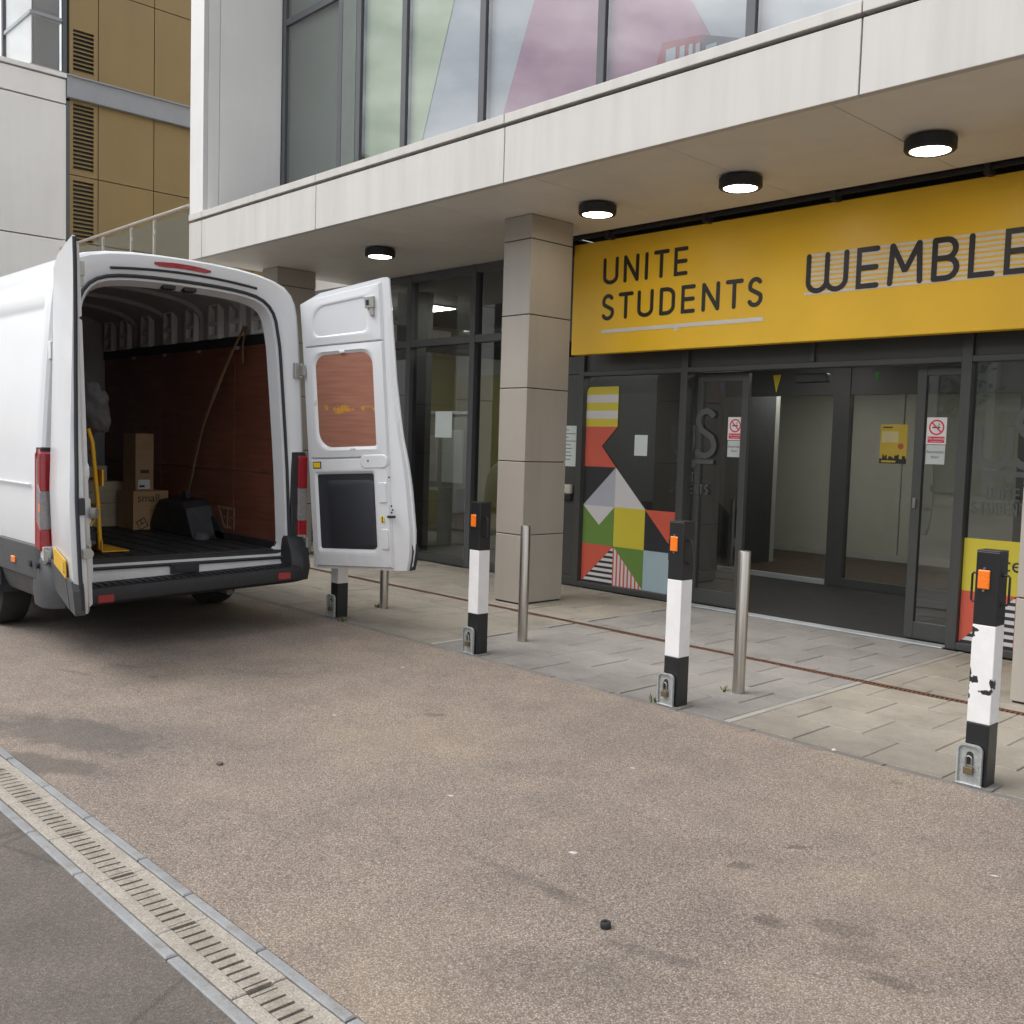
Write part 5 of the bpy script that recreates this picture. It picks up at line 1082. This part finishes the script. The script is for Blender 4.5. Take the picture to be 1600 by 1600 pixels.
# blanket slung over its handles
from mathutils import noise as mnoise
bm = bmesh.new(); bmesh.ops.create_icosphere(bm, subdivisions=4, radius=1)
for v in bm.verts:
    p = v.co.copy(); n1 = mnoise.noise(p*1.7)*.28+mnoise.noise(Vector((p.x*5, p.y*5, p.z*1.6)))*.14
    k = 1+n1; droop = max(0, -p.z)
    v.co = Vector((-7.52+p.x*.24*k, 2.80+p.y*.135*k+.07*droop*droop, 1.68+p.z*.19*k-.05*max(0, p.y)*droop))
me = bpy.data.meshes.new('blanket'); bm.to_mesh(me); bm.free(); me.materials.append(M['blanket'])
for p in me.polygons: p.use_smooth = True
o = bpy.data.objects.new('moving_blanket', me); C.objects.link(o); tag(o, 'grey moving blanket bundled over the yellow hand truck', 'blanket')
# webbing strap from the rail down to the wheel arch
sp_ = thing('cargo_strap', 'tan webbing strap slanting down the plywood wall of the load bay', 'strap', (-8, 4.1, 2.4))
def webbing(pts, w, name):
    mb = MB(); vs = []; n = len(pts)
    for i, (x, y, z) in enumerate(pts):
        d = Vector(pts[min(i+1, n-1)])-Vector(pts[max(i-1, 0)]); nn = Vector((d.z, 0, -d.x)).normalized()*w/2*(1-.35*abs(math.sin(i*1.3)))
        vs += [(x+nn.x, y, z+nn.z), (x-nn.x, y-.004*math.sin(i), z-nn.z), (x-nn.x, y-.005, z-nn.z), (x+nn.x, y-.005, z+nn.z)]
    fs = []
    for i in range(n-1):
        for k in range(4): fs.append((i*4+k, i*4+(k+1) % 4, (i+1)*4+(k+1) % 4, (i+1)*4+k))
    mb.add(vs, fs); mb.build(name, 'strap', sp_)
webbing([(-7.53-.95*(k/14), 4.105-.07*math.sin(math.pi*k/14)-.02-.03*(k/14), 2.40-1.46*(k/14)) for k in range(15)], .042, 'webbing')
webbing([(-7.53, 4.10, 2.40), (-7.545, 4.08, 2.25), (-7.55, 4.085, 2.10)], .04, 'webbing')
MB().box(-8.52, -8.44, 4.02, 4.06, .93, .99).build('strap_buckle', 'rub', sp_)

# ================================================================== LEFT NEIGHBOUR
nbld = thing('neighbour_building', 'pale block with gold louvred cladding behind the van at far left', 'building', (-17, 5.5, 0)); XW = -16.0
for z0, z1 in ((.0, 2.4), (2.41, 4.4), (4.41, 6.43), (6.445, 6.805)):
    for y0, y1 in ((1.2, 3.2), (3.21, 5.655)): box('wall_panel', 'white', nbld, XW-.1, XW, y0, y1, z0+.004, z1-.004, bevel=.004)
box('wall_core', 'groove', nbld, -24, XW-.102, .9, 5.64, 0, 6.80)
box('wall_panel', 'white', nbld, -24, XW-.101, .78, .89, 0, 6.8)
box('ledge', 'white', nbld, XW-4, XW+.03, 1.0, 5.66, 6.822, 6.888, bevel=.004)
# corner window above
for z0, z1 in ((6.93, 7.66), (7.72, 8.9), (8.96, 10.2)):
    MB().add([(XW-.10, 5.19, z0), (XW-.10, 5.63, z0), (XW-.10, 5.63, z1), (XW-.10, 5.19, z1)], [(0, 1, 2, 3)]).build('window_pane', 'glassu', nbld)
    MB().add([(XW-1.3, 5.18, z0), (XW-.11, 5.18, z0), (XW-.11, 5.18, z1), (XW-1.3, 5.18, z1)], [(0, 1, 2, 3)]).build('window_pane', 'glassu', nbld)
    box('window_backing', 'filmk', nbld, XW-1.3, XW-.20, 5.25, 5.63, z0, z1); box('sky_reflection_sheet', 'signw', nbld, XW-1.3, XW-.14, 5.20, 5.215, z0, z1)  # white sheet puts the bright sky reflection into the street-side pane
for z in (6.89, 7.665, 8.905): box('window_rail', 'beam', nbld, XW-1.35, XW-.08, 5.165, 5.645, z+.001, z+.05)
box('window_post', 'frame2', nbld, XW-1.36, XW-1.30, 5.15, 5.64, 6.9, 10.2); box('window_post', 'frame2', nbld, XW-.12, XW-.06, 5.632, 5.69, 6.55, 10.2)
box('upper_wall', 'white', nbld, -24, XW-1.37, 5.2, 5.64, 6.9, 10.2)
box('corner_post', 'frame2', nbld, XW-.06, XW-.01, 5.66, 5.712, 0, 6.5)
# gold panels and louvres
XG = -16.04
gy = [5.715, 6.155, 7.047, 7.94, 8.84, 9.74]
for a, b in zip(gy, gy[1:]):
    for z0, z1 in ((0, 2.6), (2.6, 4.0), (4.0, 5.42), (5.42, 6.85), (6.85, 8.3), (8.3, 9.7)):
        if a > 5.72:
            box('gold_panel', 'gold', nbld, XG-.04, XG, a+.006, b-.006, z0+.006, z1-.006, bevel=.003); continue
        # narrow bay with a louvred opening
        la, lb = 5.775, 6.085
        lz = {0: (.3, 2.4), 2.6: (2.8, 3.85), 4.0: (4.40, 5.345), 5.42: (5.495, 6.495), 6.85: (6.97, 7.60), 8.3: (7.72+.65, 9.5)}[z0]
        mb = MB(); mb.box(XG-.04, XG, a+.006, la, z0+.006, z1-.006); mb.box(XG-.04, XG, lb, b-.006, z0+.006, z1-.006); mb.box(XG-.04, XG, la, lb, z0+.006, lz[0]); mb.box(XG-.04, XG, la, lb, lz[1], z1-.006); mb.build('gold_panel', 'gold', nbld)
        n = int((lz[1]-lz[0])/.062)
        for i in range(n):
            z = lz[0]+i*(lz[1]-lz[0])/n
            MB().add([(XG-.035, la, z+.030), (XG-.035, lb, z+.030), (XG-.004, lb, z+.004), (XG-.004, la, z+.004), (XG-.035, la, z+.042), (XG-.035, lb, z+.042), (XG-.004, lb, z+.018), (XG-.004, la, z+.018)], [(0, 1, 2, 3), (4, 7, 6, 5), (3, 2, 6, 7), (0, 4, 5, 1), (0, 3, 7, 4), (1, 5, 6, 2)]).build('louvre_blade', 'gold', nbld)
box('louvre_back', 'louv', nbld, XG-.14, XG-.05, 5.70, 9.74, 0, 9.7)
mb = MB(); mb.box(XG+.02, XG+.10, 5.66, 9.7, 6.865, 6.885); mb.box(XG+.055, XG+.065, 5.66, 9.7, 6.56, 6.865); mb.box(XG+.02, XG+.10, 5.66, 9.7, 6.545, 6.56); mb.build('steel_beam', 'beam', nbld)
box('end_wall', 'white', nbld, XG-.2, -11.62, 9.74, 9.9, 3.7, 9.7)
# terrace with glass balustrade
ter = box('terrace', 'fascia', None, -15.96, -11.615, 5.56, 9.7, 2.85, 3.15); tag(ter, 'pale terrace slab between the two buildings behind the van roof', 'terrace')
tw = box('terrace_wall', 'frame2', None, -15.96, -14.05, 5.9, 6.0, 0, 2.85); tag(tw, 'dark wall under the terrace behind the van', 'wall')
bal = thing('glass_balustrade', 'glass balustrade with steel handrail above the van roof', 'balustrade', (-13.8, 5.54, 3.15))
MB().tube([(-15.9, 5.54, 4.25), (-11.6, 5.54, 4.25)], .022, 10).build('handrail', 'rail', bal, smooth=True)
posts = [-15.3, -14.31, -13.345, -12.63, -11.60]
for X in posts[:-1]:
    MB().box(X-.02, X+.02, 5.545, 5.575, 3.151, 4.23).build('baluster', 'rail', bal, bevel=.004)
    for z in (4.06, 3.4): MB().box(X+.021, X+.06, 5.535, 5.565, z-.03, z+.03).build('glass_clamp', 'rail', bal, bevel=.006)
for a, b in zip(posts, posts[1:]): MB().box(a+.03, b-.03, 5.545, 5.553, 3.22, 4.19).build('glass_panel', 'glassb', bal)

# ================================================================== ACROSS THE STREET (seen only as reflections in the glazing)
op = thing('opposite_block', 'dark apartment block across the street mirrored in the ground floor glazing', 'building', (-30, -30, 0))
box('wall', 'brick', op, -62, -4, -36, -26, 0, 9.5)
for i in range(20):
    for j in range(3):
        X = -60+i*2.85; Z = 1.0+j*2.9
        w = MB().box(X, X+1.5, -26.0, -25.95, Z, Z+1.7).build('window', 'filmw' if (i*3+j) % 4 else 'lobby', op)
for i in range(21): MB().box(-61.6+i*2.85, -61.25+i*2.85, -25.99, -25.6, 0, 9.5).build('rib', 'towr', op)
for j in range(3): MB().box(-61.2, -4.3, -25.995, -25.75, 3.4+j*2.9, 3.6+j*2.9).build('floor_band', 'towr', op)
def tree(x, y, h, r, label):
    t = thing('street_tree', label, 'tree', (x, y, 0), 'street trees across the road')
    mb = MB(); mb.tube([(x, y, -.1), (x+.05, y, h*.2), (x-.04, y+.05, h*.45), (x, y, h*.75)], [.16, .13, .1, .03], 9)
    for k in range(7):
        a = k*2.4; z = h*(.3+.06*k); mb.tube([(x, y, z), (x+r*.4*math.cos(a), y+r*.4*math.sin(a), z+r*.35), (x+r*.75*math.cos(a), y+r*.75*math.sin(a), z+r*.55)], [.06, .04, .012], 6)
    mb.build('trunk', 'bark', t)
    rn = random.Random(int(x*10)); mb = MB(); cl = [(rn.gauss(0, .42), rn.gauss(0, .42), rn.gauss(0, .42), rn.uniform(.25, .5)) for _ in range(26)]
    for _ in range(2600):
        c = rn.choice(cl); p = Vector((x+(c[0]+rn.gauss(0, c[3]*.5))*r, y+(c[1]+rn.gauss(0, c[3]*.5))*r, h*.68+(c[2]*.9+rn.gauss(0, c[3]*.5))*r))
        u = Vector((rn.gauss(0, 1), rn.gauss(0, 1), rn.gauss(0, 1))).normalized()*.14; v = u.cross(Vector((rn.gauss(0, 1), rn.gauss(0, 1), rn.gauss(0, 1)))).normalized()*.08
        mb.add([tuple(p-u), tuple(p+v), tuple(p+u), tuple(p-v)], [(0, 1, 2, 3)])
    mb.build('crown', 'leaf', t)
tree(-24, -15.5, 7.5, 2.4, 'green street tree mirrored left in the ground floor glazing'); tree(-15, -16.5, 7, 2.2, 'green street tree mirrored beside the entrance doors'); tree(-34, -15.8, 8, 2.5, 'green street tree mirrored far along the glazing')

# ================================================================== SMALL THINGS ON THE GROUND
o = MB().lathe((-1.954, 2.322, .001), [(.016, 0), (.017, .004), (.017, .017), (.015, .02), (.006, .02), (.006, .017), (0, .017)], 22).build('bottle_cap', 'lampb', None, smooth=True); tag(o, 'small black bottle cap lying on the gravel forecourt', 'bottle cap')
def pebble(name, x, y, r, m, label, cat):
    bm = bmesh.new(); bmesh.ops.create_icosphere(bm, subdivisions=2, radius=r)
    for v in bm.verts: v.co *= random.uniform(.8, 1.15); v.co.z *= .5
    me = bpy.data.meshes.new(name); bm.to_mesh(me); bm.free(); me.materials.append(M[m]); o = bpy.data.objects.new(name, me); C.objects.link(o); o.location = (x, y, r*.4); tag(o, label, cat)
pebble('pebble', -4.117, 2.132, .016, 'asphalt', 'single dark pebble on the gravel forecourt near the van', 'pebble')
pebble('litter_scrap', -2.43, 4.62, .012, 'gum', 'tiny white scrap lying on the paving edge stones', 'litter')
def weeds(x, y, n, r, label):
    t = thing('weed', label, 'weed', (x, y, 0), 'weeds at the post and bollard feet'); mb = MB()
    for _ in range(n):
        a = random.uniform(0, 6.28); q = random.uniform(0, r); p = Vector((x+q*math.cos(a), y+q*math.sin(a), 0)); d = Vector((math.cos(a), math.sin(a), random.uniform(.3, 1.6))).normalized()*random.uniform(.02, .055); s_ = d.cross(Vector((0, 0, 1))).normalized()*.006
        mb.add([tuple(p-s_*.5), tuple(p+d*.5-s_), tuple(p+d), tuple(p+d*.5+s_), tuple(p+s_*.5)], [(0, 1, 2, 3, 4)])
    mb.build('leaves', 'weed', t)
weeds(-7.225, 5.27, 26, .03, 'tuft of weeds at the foot of the half-hidden steel bollard'); weeds(-3.60, 4.65, 12, .035, 'tiny weeds left of the post before the window decal'); weeds(-6.83, 4.63, 16, .05, 'weeds in the joint beside the half-hidden post'); weeds(-3.50, 5.215, 9, .03, 'sparse weeds at the foot of the doorway bollard')
